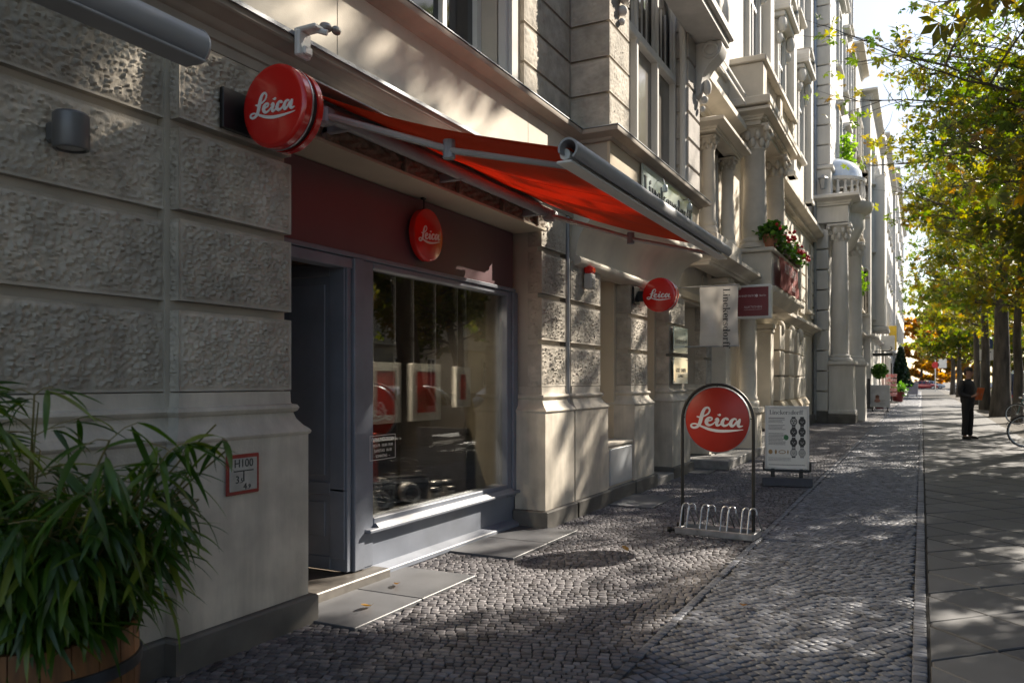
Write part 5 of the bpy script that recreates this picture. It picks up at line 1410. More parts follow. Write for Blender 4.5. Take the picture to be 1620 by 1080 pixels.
# ---------------------------------------------------------------- cars
TYRE = M('tyre', (.015, .015, .016), .8)
CAR_GLASS = M('car_glass', (.02, .025, .03), .05, spec=.9)
def car(label, loc, rz, col, name, van=False, group='cars parked along the street'):
    t = thing('parked_car' if not van else 'parked_van', label, 'car' if not van else 'van', loc, rz, group)
    paint = M('car_paint_' + name, col, .25, metal=.2, coat=.8, var=.02)
    L, W = (4.3, 1.76) if not van else (4.9, 1.95)
    # stations along x: (x, z_bottom, z_belt, z_top, half width at belt, half width at roof)
    if van: S = [(-2.45, .35, 1.05, 1.06, .86, .80), (-2.40, .28, 1.10, 1.95, .92, .84), (-1.2, .24, 1.12, 2.05, .96, .86), (.6, .24, 1.12, 2.06, .96, .86), (1.25, .24, 1.10, 1.98, .96, .82), (1.85, .24, 1.06, 1.20, .95, .80), (2.3, .28, .92, .98, .88, .72), (2.45, .38, .75, .78, .75, .6)]
    else: S = [(-2.15, .38, .75, .80, .70, .60), (-2.05, .27, .86, .93, .80, .66), (-1.75, .22, .90, 1.12, .85, .62), (-1.15, .20, .92, 1.40, .88, .60), (-.3, .20, .92, 1.46, .88, .60), (.35, .20, .91, 1.40, .88, .60), (1.05, .20, .90, .98, .87, .70), (1.7, .22, .80, .84, .83, .62), (2.05, .27, .66, .70, .76, .55), (2.15, .38, .56, .58, .66, .5)]
    def ring(s):
        x, zb, zm, zt, wm, wt = s
        return [(x, -wm * .93, zb), (x, -wm, zb + .15), (x, -wm, (zb + zm) / 2), (x, -wm * .97, zm), (x, -wt, max(zm + .01, zt - .05)), (x, -wt * .85, zt), (x, wt * .85, zt), (x, wt, max(zm + .01, zt - .05)), (x, wm * .97, zm), (x, wm, (zb + zm) / 2), (x, wm, zb + .15), (x, wm * .93, zb)]
    mb = MB(); vs = [p for s in S for p in ring(s)]; k = 12
    fs = [(i * k + q, i * k + (q + 1) % k, (i + 1) * k + (q + 1) % k, (i + 1) * k + q) for i in range(len(S) - 1) for q in range(k)]
    fs += [tuple(range(k)), tuple((len(S) - 1) * k + q for q in range(k))]
    body = part('body', mb.add(vs, fs), paint, t, 40, False)
    gl = MB()
    for i in range(len(S) - 1):
        a, b = S[i], S[i + 1]
        if max(a[3] - a[2], b[3] - b[2]) < .35: continue
        for sg in (-1, 1):
            q = []
            for s, f in ((a, .06), (b, -.06)):
                x = s[0] + f; zm, zt = s[2] + .03, max(s[3] - .07, s[2] + .05)
                q += [(x, sg * (s[4] * .97 + .006), zm), (x, sg * (s[5] + .010), zt)]
            gl.add([q[0], q[2], q[3], q[1]], [(0, 1, 2, 3)])
    part('side_window', gl, CAR_GLASS, t, None, False)
    i = 5 if not van else 4
    a, b = S[i], S[i + 1]
    part('windscreen', MB().add([(a[0] + .07, -a[5] * .85, a[3] - .04), (a[0] + .07, a[5] * .85, a[3] - .04), (b[0] - .02, b[5] * .95, b[3] + .05), (b[0] - .02, -b[5] * .95, b[3] + .05)], [(0, 1, 2, 3)]), CAR_GLASS, t, None, False)
    j = 2 if not van else 0
    a, b = S[j], S[j + 1]
    part('rear_window', MB().add([(a[0] - .01, -a[5] * .9, a[3] + .03), (a[0] - .01, a[5] * .9, a[3] + .03), (b[0] - .06, b[5] * .85, b[3] - .02), (b[0] - .06, -b[5] * .85, b[3] - .02)], [(0, 1, 2, 3)]), CAR_GLASS, t, None, False)
    for x in (-L * .31, L * .31):
        for sg in (-1, 1):
            w = part('wheel', MB().lathe([(.21, -.10), (.30, -.10), (.315, -.07), (.315, .07), (.30, .10), (.21, .10), (.21, -.10)], (x, sg * (W / 2 - .10), .315), 22, 'y'), TYRE, t, 40, False)
            part('rim', MB().lathe([(.001, -.075), (.06, -.085), (.2, -.06), (.215, -.085), (.215, .085), (.2, .06), (.06, .085), (.001, .075)], (x, sg * (W / 2 - .10), .315), 16, 'y'), STEEL, w, 40, False)
    fx, rx = S[-2][0], S[0][0]
    for sg in (-1, 1):
        part('headlight', MB().ball((fx - .02, sg * S[-2][4] * .72, S[-2][2] - .02), .12, 10, 7, (.9, 1.2, .6)), M('headlight', (.6, .62, .65), .1, spec=.9), t, 50, False)
        part('tail_light', MB().box(rx - .01, rx + .10, sg * S[0][4] * .98 - .10 * sg, sg * S[0][4] * 1.06, .78, .92, .02), M('tail_red', (.35, .01, .01), .2), t, 35, False)
        part('mirror', MB().ball((S[i][0] + .35, sg * (W / 2 + .06), S[i][2] + .1), .1, 9, 6, (.6, 1, .7)), paint, t, 50, False)
    part('number_plate', MB().box(rx - .03, rx - .01, -.26, .26, .55, .66, .004), WHITE_PAINT, t, 35, False)
    return t
car('dark blue van parked at the kerb behind the thin tree', (4.5, 45.8, -.13), R(92), (.012, .03, .11), 'blue', True, None)
car('dark estate car parked just beyond the blue van', (4.45, 55.5, -.13), R(90), (.02, .022, .026), 'black')
car('dull green car with pale roof parked behind the lamp post', (4.45, 62, -.13), R(90), (.05, .065, .05), 'green')
car('silver car parked between the far tree trunks', (4.45, 69, -.13), R(90), (.30, .31, .32), 'silver')
car('white car parked farthest along the kerb', (4.45, 90, -.13), R(90), (.5, .5, .5), 'white')
car('red car standing side-on across the end of the street', (.4, 152.5, -.012), R(-4), (.30, .012, .016), 'red', False, None)
car('dark car nose-on beside the red one at the street end', (-5.2, 153.5, -.012), R(-80), (.03, .03, .034), 'black', False, None)
car('pale grey car mirrored in the shop window from the kerb', (4.5, 17.5, -.13), R(90), (.26, .27, .29), 'grey', False, 'cars mirrored in the shop window')
car('dark car mirrored in the shop window behind the pale one', (4.5, 23.4, -.13), R(90), (.02, .022, .026), 'black', False, 'cars mirrored in the shop window')
car('silver car waiting right of the red one at the street end', (6.5, 153.2, -.012), R(176), (.34, .35, .36), 'silver', False, None)
car('white car crossing the street end behind the red one', (1.5, 157.5, -.012), R(2), (.5, .5, .5), 'white', False, None)
um = thing('parasol', 'pale grey market parasol at the end of the street', 'parasol', (-4.6, 149, 0))
part('pole', MB().tube([(-4.6, 149, 0), (-4.6, 149, 4.6)], .04, 8), WHITE_PAINT, um)
part('canopy', MB().lathe([(2.6, 2.2), (2.6, 2.5), (.05, 3.8)], (-4.6, 149, 0), 8), M('parasol_cloth', (.42, .41, .43), .8), um, None)

# ---------------------------------------------------------------- bicycles
def bicycle(label, loc, rz, lean, col):
    t = thing('bicycle', label, 'bicycle', loc, rz)
    t.rotation_euler = (lean, 0, rz)
    Rr = .335
    for x, nm in ((-.53, 'wheel'), (.53, 'wheel')):
        w = part(nm, MB().lathe([(Rr - .012, -.012), (Rr + .004, -.016), (Rr + .018, 0), (Rr + .004, .016), (Rr - .012, .012), (Rr - .012, -.012)], (x, 0, Rr + .018), 36, 'y'), TYRE, t, 50, False)
        part('rim', MB().lathe([(Rr - .03, -.009), (Rr - .012, -.011), (Rr - .012, .011), (Rr - .03, .009), (Rr - .03, -.009)], (x, 0, Rr + .018), 36, 'y'), STEEL, w, 50, False)
        sp = MB()
        for k in range(18):
            a = 2 * math.pi * k / 18
            sp.tube([(x + .02 * math.cos(a + .6), .02 * (-1) ** k, Rr + .018 + .02 * math.sin(a + .6)), (x + (Rr - .02) * math.cos(a), 0, Rr + .018 + (Rr - .02) * math.sin(a))], .0022, 4, False)
        sp.lathe([(.018, -.04), (.018, .04)], (x, 0, Rr + .018), 10, 'y')
        part('spokes', sp, STEEL, w, None, False)
        mg = [(x + (Rr + .045) * math.cos(R(a)), 0, Rr + .018 + (Rr + .045) * math.sin(R(a))) for a in range(20, 175, 12)]
        part('mudguard', MB().tube(mg, .018, 6, flat=.3), BLACK, t, 50, False)
    paint = M('bike_paint_' + col[0], col[1], .35, coat=.4)
    bb_, hd, hs_, st_ = (-.05, 0, .29), (.37, 0, .84), (.40, 0, .74), (-.20, 0, .80)
    part('frame', MB().tube([bb_, hs_], .018, 8).tube([st_, hd], .016, 8).tube([bb_, st_], .016, 8).tube([bb_, (-.53, 0, .353)], .011, 6).tube([st_, (-.53, 0, .353)], .010, 6).tube([hd, hs_], .02, 8).tube([hs_, (.47, .0, .55), (.53, 0, .353)], .012, 8), paint, t, 50, False)
    part('handlebar', MB().tube([(.37, 0, .84), (.35, 0, 1.0)], .012, 8).tube([(.20, -.29, 1.02), (.32, -.24, 1.04), (.37, -.08, 1.01), (.37, .08, 1.01), (.32, .24, 1.04), (.20, .29, 1.02)], .011, 8), STEEL, t, 50, False)
    part('saddle', MB().tube([(-.34, 0, .95), (-.22, 0, .965), (-.05, 0, .955)], [.09, .065, .02], 10, flat=.4), BLACK, t, 50, False)
    part('seat_post', MB().tube([st_, (-.225, 0, .94)], .012, 8), STEEL, t, 50, False)
    part('crank', MB().lathe([(.09, -.05), (.09, -.045), (.001, -.045)], bb_, 18, 'y').tube([(-.05, -.06, .29), (.10, -.07, .22)], .009, 6).tube([(-.05, .06, .29), (-.2, .07, .36)], .009, 6), STEEL, t, 50, False)
    part('headlamp', MB().lathe([(.001, .04), (.03, .03), (.035, -.03), (.001, -.035)], (.45, 0, .90), 12, 'x'), M('headlight', (.6, .62, .65)), t, 50, False)
    return t
bicycle('dark bicycle at the right edge with its front wheel on the slabs', (2.54, 20.55, -.008), R(183), R(3), ('black', (.012, .012, .014)))
bicycle('teal bicycle leaning by the trunk behind the black one', (3.35, 31.2, -.012), R(170), R(4), ('teal', (.02, .12, .12)))
for k, (y, c) in enumerate(((56, 'black'), (58, 'blue'), (60, 'grey'))):
    bicycle(('dark bicycle parked by the lamp post', 'blue bicycle parked second beyond the lamp post', 'grey bicycle parked third beyond the lamp post')[k], (3.0 + .1 * k, y, -.012), R(100 + 8 * k), R(5), (c, {'black': (.012, .012, .014), 'blue': (.02, .05, .15), 'grey': (.2, .2, .2)}[c]))

# ---------------------------------------------------------------- the man with the folder
def skin_mesh(name, verts, edges, radii, mat, sub=2, root=0):
    me = bpy.data.meshes.new(name)
    me.from_pydata(verts, edges, [])
    o = bpy.data.objects.new(name, me); COL.objects.link(o)
    sk = o.modifiers.new('skin', 'SKIN'); sk.use_smooth_shade = True
    if not me.skin_vertices: me.skin_vertices.new(name='')
    for i, d in enumerate(me.skin_vertices[0].data):
        rr = radii[i]
        d.radius = rr if isinstance(rr, tuple) else (rr, rr)
        d.use_root = (i == root)
    ss = o.modifiers.new('sub', 'SUBSURF'); ss.levels = sub; ss.render_levels = sub
    dg = bpy.context.evaluated_depsgraph_get()
    m2 = bpy.data.meshes.new_from_object(o.evaluated_get(dg))
    bpy.data.objects.remove(o)
    m2.name = name; m2.materials.clear(); m2.materials.append(mat)
    for p in m2.polygons: p.use_smooth = True
    return m2
def chain_mesh(name, chains, mat, sub=2, root=0):
    """chains: lists of ((x,y,z), r); points shared by position join up"""
    idx, vs, rs, es = {}, [], [], []
    for ch in chains:
        prev = None
        for p, rr in ch:
            k = tuple(round(c, 3) for c in p)
            if k not in idx: idx[k] = len(vs); vs.append(p); rs.append(rr)
            if prev is not None and prev != idx[k]: es.append((prev, idx[k]))
            prev = idx[k]
    return skin_mesh(name, vs, es, rs, mat, sub, root)
SKIN = M('skin', (.36, .20, .14), .55, var=.05, vscale=20)
SUIT = M('suit_black', (.017, .017, .021), .75, var=.2, vscale=8)
SUIT2 = M('trousers_black', (.012, .012, .013), .8, var=.2, vscale=8)
# the man faces +X locally, 1.80 m tall
man = thing('person', 'man in dark suit and glasses standing on the slabs with an orange folder', 'person', (1.02, 22.9, -.006), R(-35))
hipL, hipR = (0, .09, .93), (0, -.09, .93)
body = [
    [((0, 0, .97), (.09, .11)), ((-.01, 0, 1.15), (.08, .10)), ((-.01, 0, 1.34), (.075, .10)), ((.005, 0, 1.45), (.055, .065)), ((.02, 0, 1.52), (.055, .055)), ((.045, 0, 1.60), (.075, .07)), ((.05, 0, 1.68), (.09, .078)), ((.04, 0, 1.755), (.065, .06))],
]
for s in (1, -1):
    body.append([((0, 0, .97), (.09, .11)), ((0, .09 * s, .88), .065), ((.01, .10 * s, .50), .055), ((-.02, .11 * s, .10), .04), ((.03, .12 * s, .045), .035), ((.15, .14 * s, .03), .03)])
    body.append([((-.01, 0, 1.34), (.075, .10)), ((-.01, .17 * s, 1.37), .036), ((-.02, .235 * s, 1.13), .030), ((.20, .14 * s, 1.06), .026), ((.27, .09 * s, 1.10), .028)])
    for q in range(4): body.append([((.27, .09 * s, 1.10), .028), ((.31 - .012 * q, (.075 + .004 * q) * s, 1.135 - .022 * q), .011), ((.335 - .014 * q, (.045 + .004 * q) * s, 1.14 - .024 * q), .009)])
    body.append([((.27, .09 * s, 1.10), .028), ((.275, .07 * s, 1.15), .012), ((.30, .05 * s, 1.165), .009)])
share('body', chain_mesh('body', body, SKIN), man)
jk = [[((0, 0, .86), (.15, .19)), ((-.005, 0, 1.0), (.145, .18)), ((-.01, 0, 1.17), (.135, .175)), ((-.012, 0, 1.34), (.135, .19)), ((.0, 0, 1.455), (.085, .11))]]
for s in (1, -1): jk.append([((-.012, 0, 1.34), (.135, .19)), ((-.012, .19 * s, 1.405), .078), ((-.025, .25 * s, 1.26), .07), ((-.02, .245 * s, 1.12), .062), ((.08, .20 * s, 1.08), .055), ((.20, .145 * s, 1.06), .046)])
share('jacket', chain_mesh('jacket', jk, SUIT), man)
tr = [[((0, 0, 1.06), (.115, .14)), ((0, 0, .96), (.125, .16)), ((0, 0, .88), (.12, .15))]]
for s in (1, -1): tr.append([((0, 0, .88), (.12, .15)), ((0, .09 * s, .80), .098), ((.012, .10 * s, .50), .080), ((-.01, .11 * s, .22), .070), ((-.012, .112 * s, .075), .068)])
share('trousers', chain_mesh('trousers', tr, SUIT2), man)
for s in (1, -1): share('shoe', chain_mesh('shoe', [[((-.06, .112 * s, .045), .045), ((.03, .12 * s, .045), .044), ((.12, .135 * s, .036), .042), ((.19, .145 * s, .028), .028)]], M('shoe_leather', (.012, .011, .01), .3)), man)
part('hair', MB().ball((.025, 0, 1.725), .1, 14, 9, (1.02, .86, .78)).ball((-.035, 0, 1.67), .075, 12, 8, (.8, 1.02, 1.1)), M('hair_dark', (.02, .014, .01), .6), man, 60, False)
part('shirt_collar', MB().lathe([(.075, 1.45), (.07, 1.50)], (.012, 0, 0), 12), M('shirt_dark', (.03, .03, .035), .8), man, 60, False)
part('nose', MB().ball((.135, 0, 1.655), .022, 8, 6, (1.1, .7, 1.3)), SKIN, man, 60, False)
for s in (1, -1): part('ear', MB().ball((.04, .083 * s, 1.665), .03, 8, 6, (.7, .4, 1.1)), SKIN, man, 60, False)
gm = MB()
for s in (1, -1):
    gm.tube([(.130, .036 * s + .026 * math.cos(a), 1.683 + .02 * math.sin(a)) for a in [2 * math.pi * i / 12 for i in range(13)]], .004, 5)
    gm.tube([(.13, .062 * s, 1.686), (.04, .085 * s, 1.686)], .0035, 5)
part('glasses', gm, BLACK, man, 50, False)
part('mouth', MB().ball((.128, 0, 1.612), .02, 8, 5, (.4, 1.1, .3)), M('lips', (.25, .09, .07), .5), man, 60, False)
fo_ = thing('folder', 'orange folder held open in the man\'s hands', 'folder', (1.02, 22.9, -.006), R(-35))
for y, an in ((.035, 62), (-.045, -62)):
    part('cover', MB().box(-.085, .085, -.005, .005, -.155, .155, .003).xf(Matrix.Translation((.29, y, 1.13)) @ Matrix.Rotation(R(14), 4, 'Y') @ Matrix.Rotation(R(an), 4, 'Z')), M('folder_orange', (.55, .12, .025), .6), fo_, 30, False)
# ---------------------------------------------------------------- inside the shop window
dk_ = part('display_deck', MB().box(-4.75, -3.72, 4.72, 7.0, .16, .40, .006), M('deck_dark', (.04, .038, .036), .5, var=.1), B1)
PICS = [('picture', 'red framed print hanging left in the shop window', 5.12, 5.52, 1.10, 1.60), ('picture', 'red framed print hanging in the middle of the shop window', 5.69, 6.14, 1.10, 1.60), ('picture', 'small red framed print hanging farthest along in the shop window', 6.42, 6.68, 1.20, 1.58)]
for nm, lb, y0, y1, z0, z1 in PICS:
    t = thing('framed_print', lb, 'picture', (-3.9, (y0 + y1) / 2, z1), 0, 'framed prints in the shop window')
    f = MB().box(-3.92, -3.88, y0, y0 + .07, z0, z1, .004).box(-3.92, -3.88, y1 - .07, y1, z0, z1, .004).box(-3.92, -3.881, y0 + .07, y1 - .07, z0, z0 + .07).box(-3.92, -3.881, y0 + .07, y1 - .07, z1 - .07, z1)
    part('frame', f, WHITE_PAINT, t)
    part('print', MB().box(-3.91, -3.895, y0 + .068, y1 - .068, z0 + .068, z1 - .068), M('print_red', (.65, .045, .03), .4, col2=(.30, .05, .03), vscale=5), t, None)
    part('hanging_wire', MB().tube([(-3.91, y0 + .05, z1), (-3.91, y0 + .05, 2.86)], .005, 5).tube([(-3.91, y1 - .05, z1), (-3.91, y1 - .05, 2.86)], .005, 5), STEEL, t)
cd = thing('display_card', 'red display card with a white Leica word low in the shop window', 'display card', (-4.0, 5.1, .40), R(90))
p = part('card', MB().box(-.25, .25, -.01, .01, .0, .62, .004), RED_FLAT, cd, 35, False)
part('lettering', script_word(.23).xf(Matrix.Translation((.02, -.0102, .5))), LETTER, p, None, False)
def camera_toy(y, x, s, label, rz):
    t = thing('display_camera', label, 'camera', (x, y, .402), rz, 'cameras standing in the shop window')
    b = part('camera_body', MB().box(-.14 * s, .14 * s, -.035 * s, .035 * s, 0, .15 * s, .012).box(-.13 * s, .13 * s, -.032 * s, .032 * s, .151 * s, .175 * s, .006), BLACK, t, 35, False)
    part('top_plate', MB().box(-.14 * s, .14 * s, -.036 * s, .036 * s, .125 * s, .16 * s, .008), STEEL, b, 35, False)
    part('lens', MB().lathe([(.001, -.13 * s), (.055 * s, -.13 * s), (.062 * s, -.125 * s), (.062 * s, -.09 * s), (.066 * s, -.085 * s), (.066 * s, -.05 * s), (.058 * s, -.04 * s), (.058 * s, -.03 * s)], (.0, 0, .075 * s), 24, 'y'), STEEL, b, 35, False)
    part('lens_glass', MB().ball((0, -.125 * s, .075 * s), .045 * s, 14, 8, (1, .3, 1)), M('lens_glass', (.01, .012, .02), .03, spec=1), b, 60, False)
    part('dial', MB().lathe([(.001, .025 * s), (.022 * s, .025 * s), (.022 * s, 0)], (.08 * s, 0, .175 * s), 14).lathe([(.001, .02 * s), (.016 * s, .02 * s), (.016 * s, 0)], (-.09 * s, 0, .175 * s), 14), STEEL, b, 35, False)
camera_toy(5.22, -3.95, 1.25, 'silver topped camera nearest the price card in the shop window', R(62))
camera_toy(5.66, -3.93, 1.35, 'camera with a long lens in the middle of the shop window', R(50))
camera_toy(5.50, -4.3, 1.3, 'rearmost camera under the left red print in the shop window', R(70))
def small_lens(y, x, s, label):
    t = thing('display_lens', label, 'lens', (x, y, .402), 0, 'small lenses on the window deck')
    part('barrel', MB().lathe([(.03 * s, 0), (.032 * s, .02), (.036 * s, .05 * s), (.036 * s, .09 * s), (.030 * s, .095 * s), (.001, .085 * s)], (0, 0, 0), 16), STEEL, t, 40, False)
    part('ring', MB().lathe([(.0365 * s, .055 * s), (.039 * s, .055 * s), (.039 * s, .075 * s), (.0365 * s, .075 * s)], (0, 0, 0), 16), BLACK, t, None, False)
for k, (y, x, s) in enumerate(((5.98, -3.84, 1.1), (6.12, -3.92, 1.5), (6.24, -3.83, .9), (6.36, -3.95, 1.3))):
    small_lens(y, x, s, ('short silver lens standing right of the long lens camera', 'tallest silver lens on the window deck', 'smallest silver lens on the window deck', 'silver lens nearest the slanted dark board')[k])
for k, (y, z0, h) in enumerate(((5.15, .40, .20), (5.85, .40, .16))):
    t = thing('product_box', ('red product box behind the cameras', 'grey product box behind the small lenses')[k], 'box', (-4.45, y, z0))
    part('carton', MB().box(-4.55, -4.35, y - .12, y + .12, z0 + .002, z0 + h, .004), (RED_FLAT, M('carton_grey', (.35, .34, .33), .6))[k], t)
    part('lid_band', MB().box(-4.552, -4.348, y - .122, y + .122, z0 + h * .7, z0 + h * .74), LETTER, t, None)
pc = thing('price_card', 'white price card leaning in the near corner of the shop window', 'card', (-3.72, 4.95, .402))
part('card', MB().prism([(-3.80, .404), (-3.70, .404), (-3.79, .62), (-3.80, .62)], 'y', 4.83, 5.0), WHITE_PAINT, pc, None)
db = thing('display_board', 'dark slanted display board at the far end of the shop window', 'display board', (-4.0, 6.5, .402))
part('board', MB().prism([(6.45, .404), (6.85, .404), (6.52, 1.0), (6.45, 1.0)], 'x', -4.35, -3.80), M('board_dark', (.03, .03, .035)), db, None)
sk_ = thing('wall_socket', 'brown socket plate on the beige side wall inside the window', 'socket', (-4.01, 7.01, .5))
part('plate', MB().box(-4.06, -3.97, 7.006, 7.019, .42, .60, .004), M('socket_brown', (.05, .035, .02), .5), sk_)
oh = thing('window_lettering', 'white opening hours lettered on the shop window glass', 'lettering', (-3.617, 4.90, .94), R(90))
for s, z, k in (('ÖFFNUNGSZEITEN', .07, .034), ('MO-FR  10.00-19.00', .025, .030), ('SAMSTAG  10-18', -.015, .030), ('SONNTAG  --', -.055, .030)):
    share('lettering', text_mesh(s, k, LETTER, extrude=.0004), oh, (0, -.002, z), FACE_Y)
part('border', MB().box(-.16, .16, -.0022, -.001, .098, .102).box(-.16, .16, -.0022, -.001, -.082, -.078).box(-.16, -.156, -.0022, -.001, -.078, .098).box(.156, .16, -.0022, -.001, -.078, .098), LETTER, oh, None, False)
sh = thing('shelf', 'dark shelf with coloured boxes seen through the open shop door', 'shelf', (-5.6, 4.2, .16))
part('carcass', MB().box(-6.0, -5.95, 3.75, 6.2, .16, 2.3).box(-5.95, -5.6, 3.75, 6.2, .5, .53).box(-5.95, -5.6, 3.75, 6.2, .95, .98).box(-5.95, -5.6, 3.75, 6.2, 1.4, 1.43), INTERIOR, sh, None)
for k in range(18):
    z = (.53, .98, 1.43)[k % 3]; y = 3.8 + .13 * k
    part('box', MB().box(-5.9, -5.65, y, y + .11, z, z + random.uniform(.14, .32)), M('box_%d' % (k % 4), ((.3, .03, .02), (.25, .22, .16), (.03, .04, .06), (.2, .1, .03))[k % 4], .6), sh, None)

lt_ = thing('spot_track', 'small lit spot track on the shop ceiling behind the window', 'lamp', (-4.7, 5.6, 2.83))
part('rail', MB().box(-4.72, -4.68, 4.9, 6.5, 2.82, 2.855), BLACK, lt_)
for y, tgt in ((5.1, (-3.9, 5.3, 1.3)), (5.7, (-3.95, 5.5, .45)), (6.3, (-3.9, 6.2, 1.2))):
    sp_ = part('spot', MB().lathe([(.02, .09), (.03, .07), (.035, 0)], (-4.7, y, 2.72), 12), BLACK, lt_)
    part('bulb', MB().lathe([(.001, .004), (.03, .004), (.03, .0), (.001, .0)], (-4.7, y, 2.715), 12), M('bulb_glow', (1, .8, .55), .5, emit=25), sp_)
    L_ = bpy.data.objects.new('spot_light', bpy.data.lights.new('spot_light', 'SPOT')); COL.objects.link(L_)
    L_.data.energy = 240; L_.data.spot_size = R(95); L_.data.spot_blend = .6; L_.data.color = (1, .80, .58); L_.data.shadow_soft_size = .03
    L_.parent = lt_; L_.location = (0, y - 5.6, -.13)
    L_.rotation_euler = (Vector((-4.7, y, 2.7)) - Vector(tgt)).to_track_quat('Z', 'Y').to_euler()

# ---------------------------------------------------------------- trees
BARK = M('tree_bark', (.085, .072, .058), .9, var=.3, vscale=6, bump=1.0, bscale=30, bdist=.03, stretch=(1, 1, .25))
PAL = {'green': [(.025, .05, .008), (.06, .10, .012), (.11, .145, .018), (.20, .19, .022), (.18, .11, .02)],
       'mixed': [(.035, .065, .010), (.08, .115, .016), (.16, .165, .02), (.23, .19, .022), (.20, .11, .02)],
       'olive': [(.03, .045, .010), (.065, .08, .016), (.14, .12, .022), (.17, .09, .02)],
       'orange': [(.16, .14, .018), (.34, .22, .02), (.42, .20, .015), (.40, .12, .012)]}
LEAF_K = .8
def tree(x, y, h, rad, bole, r0, label, pal, nleaf, size, seed, group='street trees along the kerb', name='street_tree', lean=(0, 0), shape=1.0, boughs=()):
    t = thing(name, label, 'tree', (x, y, -.012), 0, group)
    nleaf = int(nleaf * LEAF_K * .36) if y < 60 else int(nleaf * LEAF_K) if y < 160 else nleaf
    fan = 5 if y < 60 and x < 10 else 0
    rn = random.Random(seed); q = np.random.default_rng(seed)
    bt = MB(); tips = []
    top = h * .80
    P, p = [], Vector((x, y, -.03))
    n = 9
    for i in range(n + 1):
        f = i / n
        P.append(Vector((x + lean[0] * f + rn.uniform(-.10, .10) * f * 1.5, y + lean[1] * f + rn.uniform(-.10, .10) * f * 1.5, -.03 + top * f)))
    Rr = [r0 * (1.25 if i == 0 else 1.0) * (1 - .80 * (i / n) ** 1.1) for i in range(n + 1)]
    tr_ = part('trunk', MB().tube(P, Rr, 12), BARK, t, 60)
    def along(f):
        k = min(n - 1, int(f * n)); return P[k].lerp(P[k + 1], f * n - k), Rr[k]
    def limb(p0, d, L, r, lev):
        pts, p, dd = [p0], p0.copy(), d.copy()
        m = 4 if lev < 2 else 3
        for i in range(m):
            dd = (dd + Vector((rn.uniform(-.25, .25), rn.uniform(-.25, .25), rn.uniform(-.12, .18)))).normalized()
            p = p + dd * (L / m); pts.append(p.copy())
        bt.tube(pts, [r * (1 - .7 * i / m) for i in range(m + 1)], 6 if lev == 0 else (5 if lev == 1 else 3), False)
        if lev == 2:
            tips.extend(pts[1:]); return
        for i in range(1, m + 1):
            for _ in range(2 if lev == 0 else 2):
                a = rn.uniform(0, 6.283)
                nd = (dd * .55 + Vector((math.cos(a), math.sin(a), rn.uniform(-.35, .55))) * .8).normalized()
                limb(pts[i], nd, L * rn.uniform(.42, .62), r * .45, lev + 1)
    nl = 11
    for k in range(nl):
        f = (bole / top) + (1 - bole / top) * (k / (nl - 1)) * .98
        b, rr = along(min(.995, f)); a = k * 2.4 + rn.uniform(-.4, .4)
        z = (b.z - bole) / (h - bole)
        reach = rad * (math.sin(math.pi * min(1, .25 + .72 * z)) ** .7) * rn.uniform(.75, 1.0) * shape
        limb(b, Vector((math.cos(a), math.sin(a), .25 + .75 * z)).normalized(), max(.8, reach * .78), max(.03, rr * .38), 0)
    for hz, dx, dy, dz, L in boughs:
        b, rr = along(min(.97, hz / top)); limb(b, Vector((dx, dy, dz)).normalized(), L * .72, .07, 0)
    part('branches', bt, BARK, t, 60, recalc=False)
    T = np.array([tuple(v) for v in tips])
    i = q.integers(0, len(T), nleaf)
    w = q.random(len(T)) ** 4; w /= w.sum()
    i = q.choice(len(T), nleaf, p=w)
    pts = T[i] + q.normal(0, .21, (nleaf, 3)) * (1.0, 1.0, .7)
    pts[:, 2] = np.maximum(pts[:, 2], bole * .72)
    base = q.random(len(T))
    tint = np.clip(.30 * q.random(nleaf) + .70 * base[i] + q.normal(0, .10, nleaf), 0, 1)
    o = leaf_cloud('crown', pts, size, leaf_mat('leaf_' + pal, PAL[pal], .5), tint, t, 2.4 if fan else 1.9, .8, seed, fan)
    return t
tree(2.95, -1.0, 12.5, 4.6, 4.2, .26, 'street tree behind the camera shading the near wall', 'green', 14000, .11, 31)
tree(2.95, 6.0, 12.5, 3.9, 4.2, .28, 'street tree abreast of the shop shading its window', 'olive', 15000, .11, 32)
tree(2.95, 11.0, 8.2, 3.6, 2.7, .22, 'low street tree out of view, added to shade the near pavement', 'olive', 17000, .12, 30, lean=(1.9, 0))  # unseen tree added so the foreground ground falls in shade
tree(2.95, 15.3, 15.0, 4.3, 9.0, .30, 'tall high crowned street tree beyond the shop, mirrored in its window', 'green', 14000, .115, 133, lean=(1.5, 0))  # out of view; high crown shaped to shade the near wall, leaving ground lit
tree(2.95, 18.0, 7.4, 3.6, 2.4, .16, 'low crowned street tree out of view, added to shade the slab path', 'olive', 12000, .11, 37, lean=(1.6, 0))  # unseen low canopy added to keep sun off the slab walk
tree(3.0, 21.6, 9.4, 4.2, 3.0, .26, 'street tree whose green boughs hang into the upper right', 'green', 18000, .095, 34, lean=(1.5, 0),
     boughs=[(6.6, -1, .1, .12, 5.6), (7.0, -1, -.35, .2, 6.0), (7.2, -1, .5, .2, 5.8), (7.1, -1, .0, .3, 6.2), (7.3, -1, .25, .45, 6.0), (7.2, -1, -.2, .5, 5.8)])
tree(3.0, 28.0, 9.0, 4.0, 3.0, .22, 'smaller street tree next to the right edge with yellowing leaves', 'mixed', 11000, .095, 35, lean=(1.3, 0),
     boughs=[(5.6, -1, .2, .2, 5.6), (6.2, -1, -.2, .35, 5.6)])
tree(2.95, 32.6, 10.5, 3.6, 3.8, .17, 'thin trunked street tree by the right edge beside the bicycle', 'mixed', 7500, .09, 36, lean=(.1, -.2))
tree(2.9, 38.2, 13.0, 4.6, 4.4, .36, 'thick trunked street tree behind the man', 'green', 13500, .10, 37)
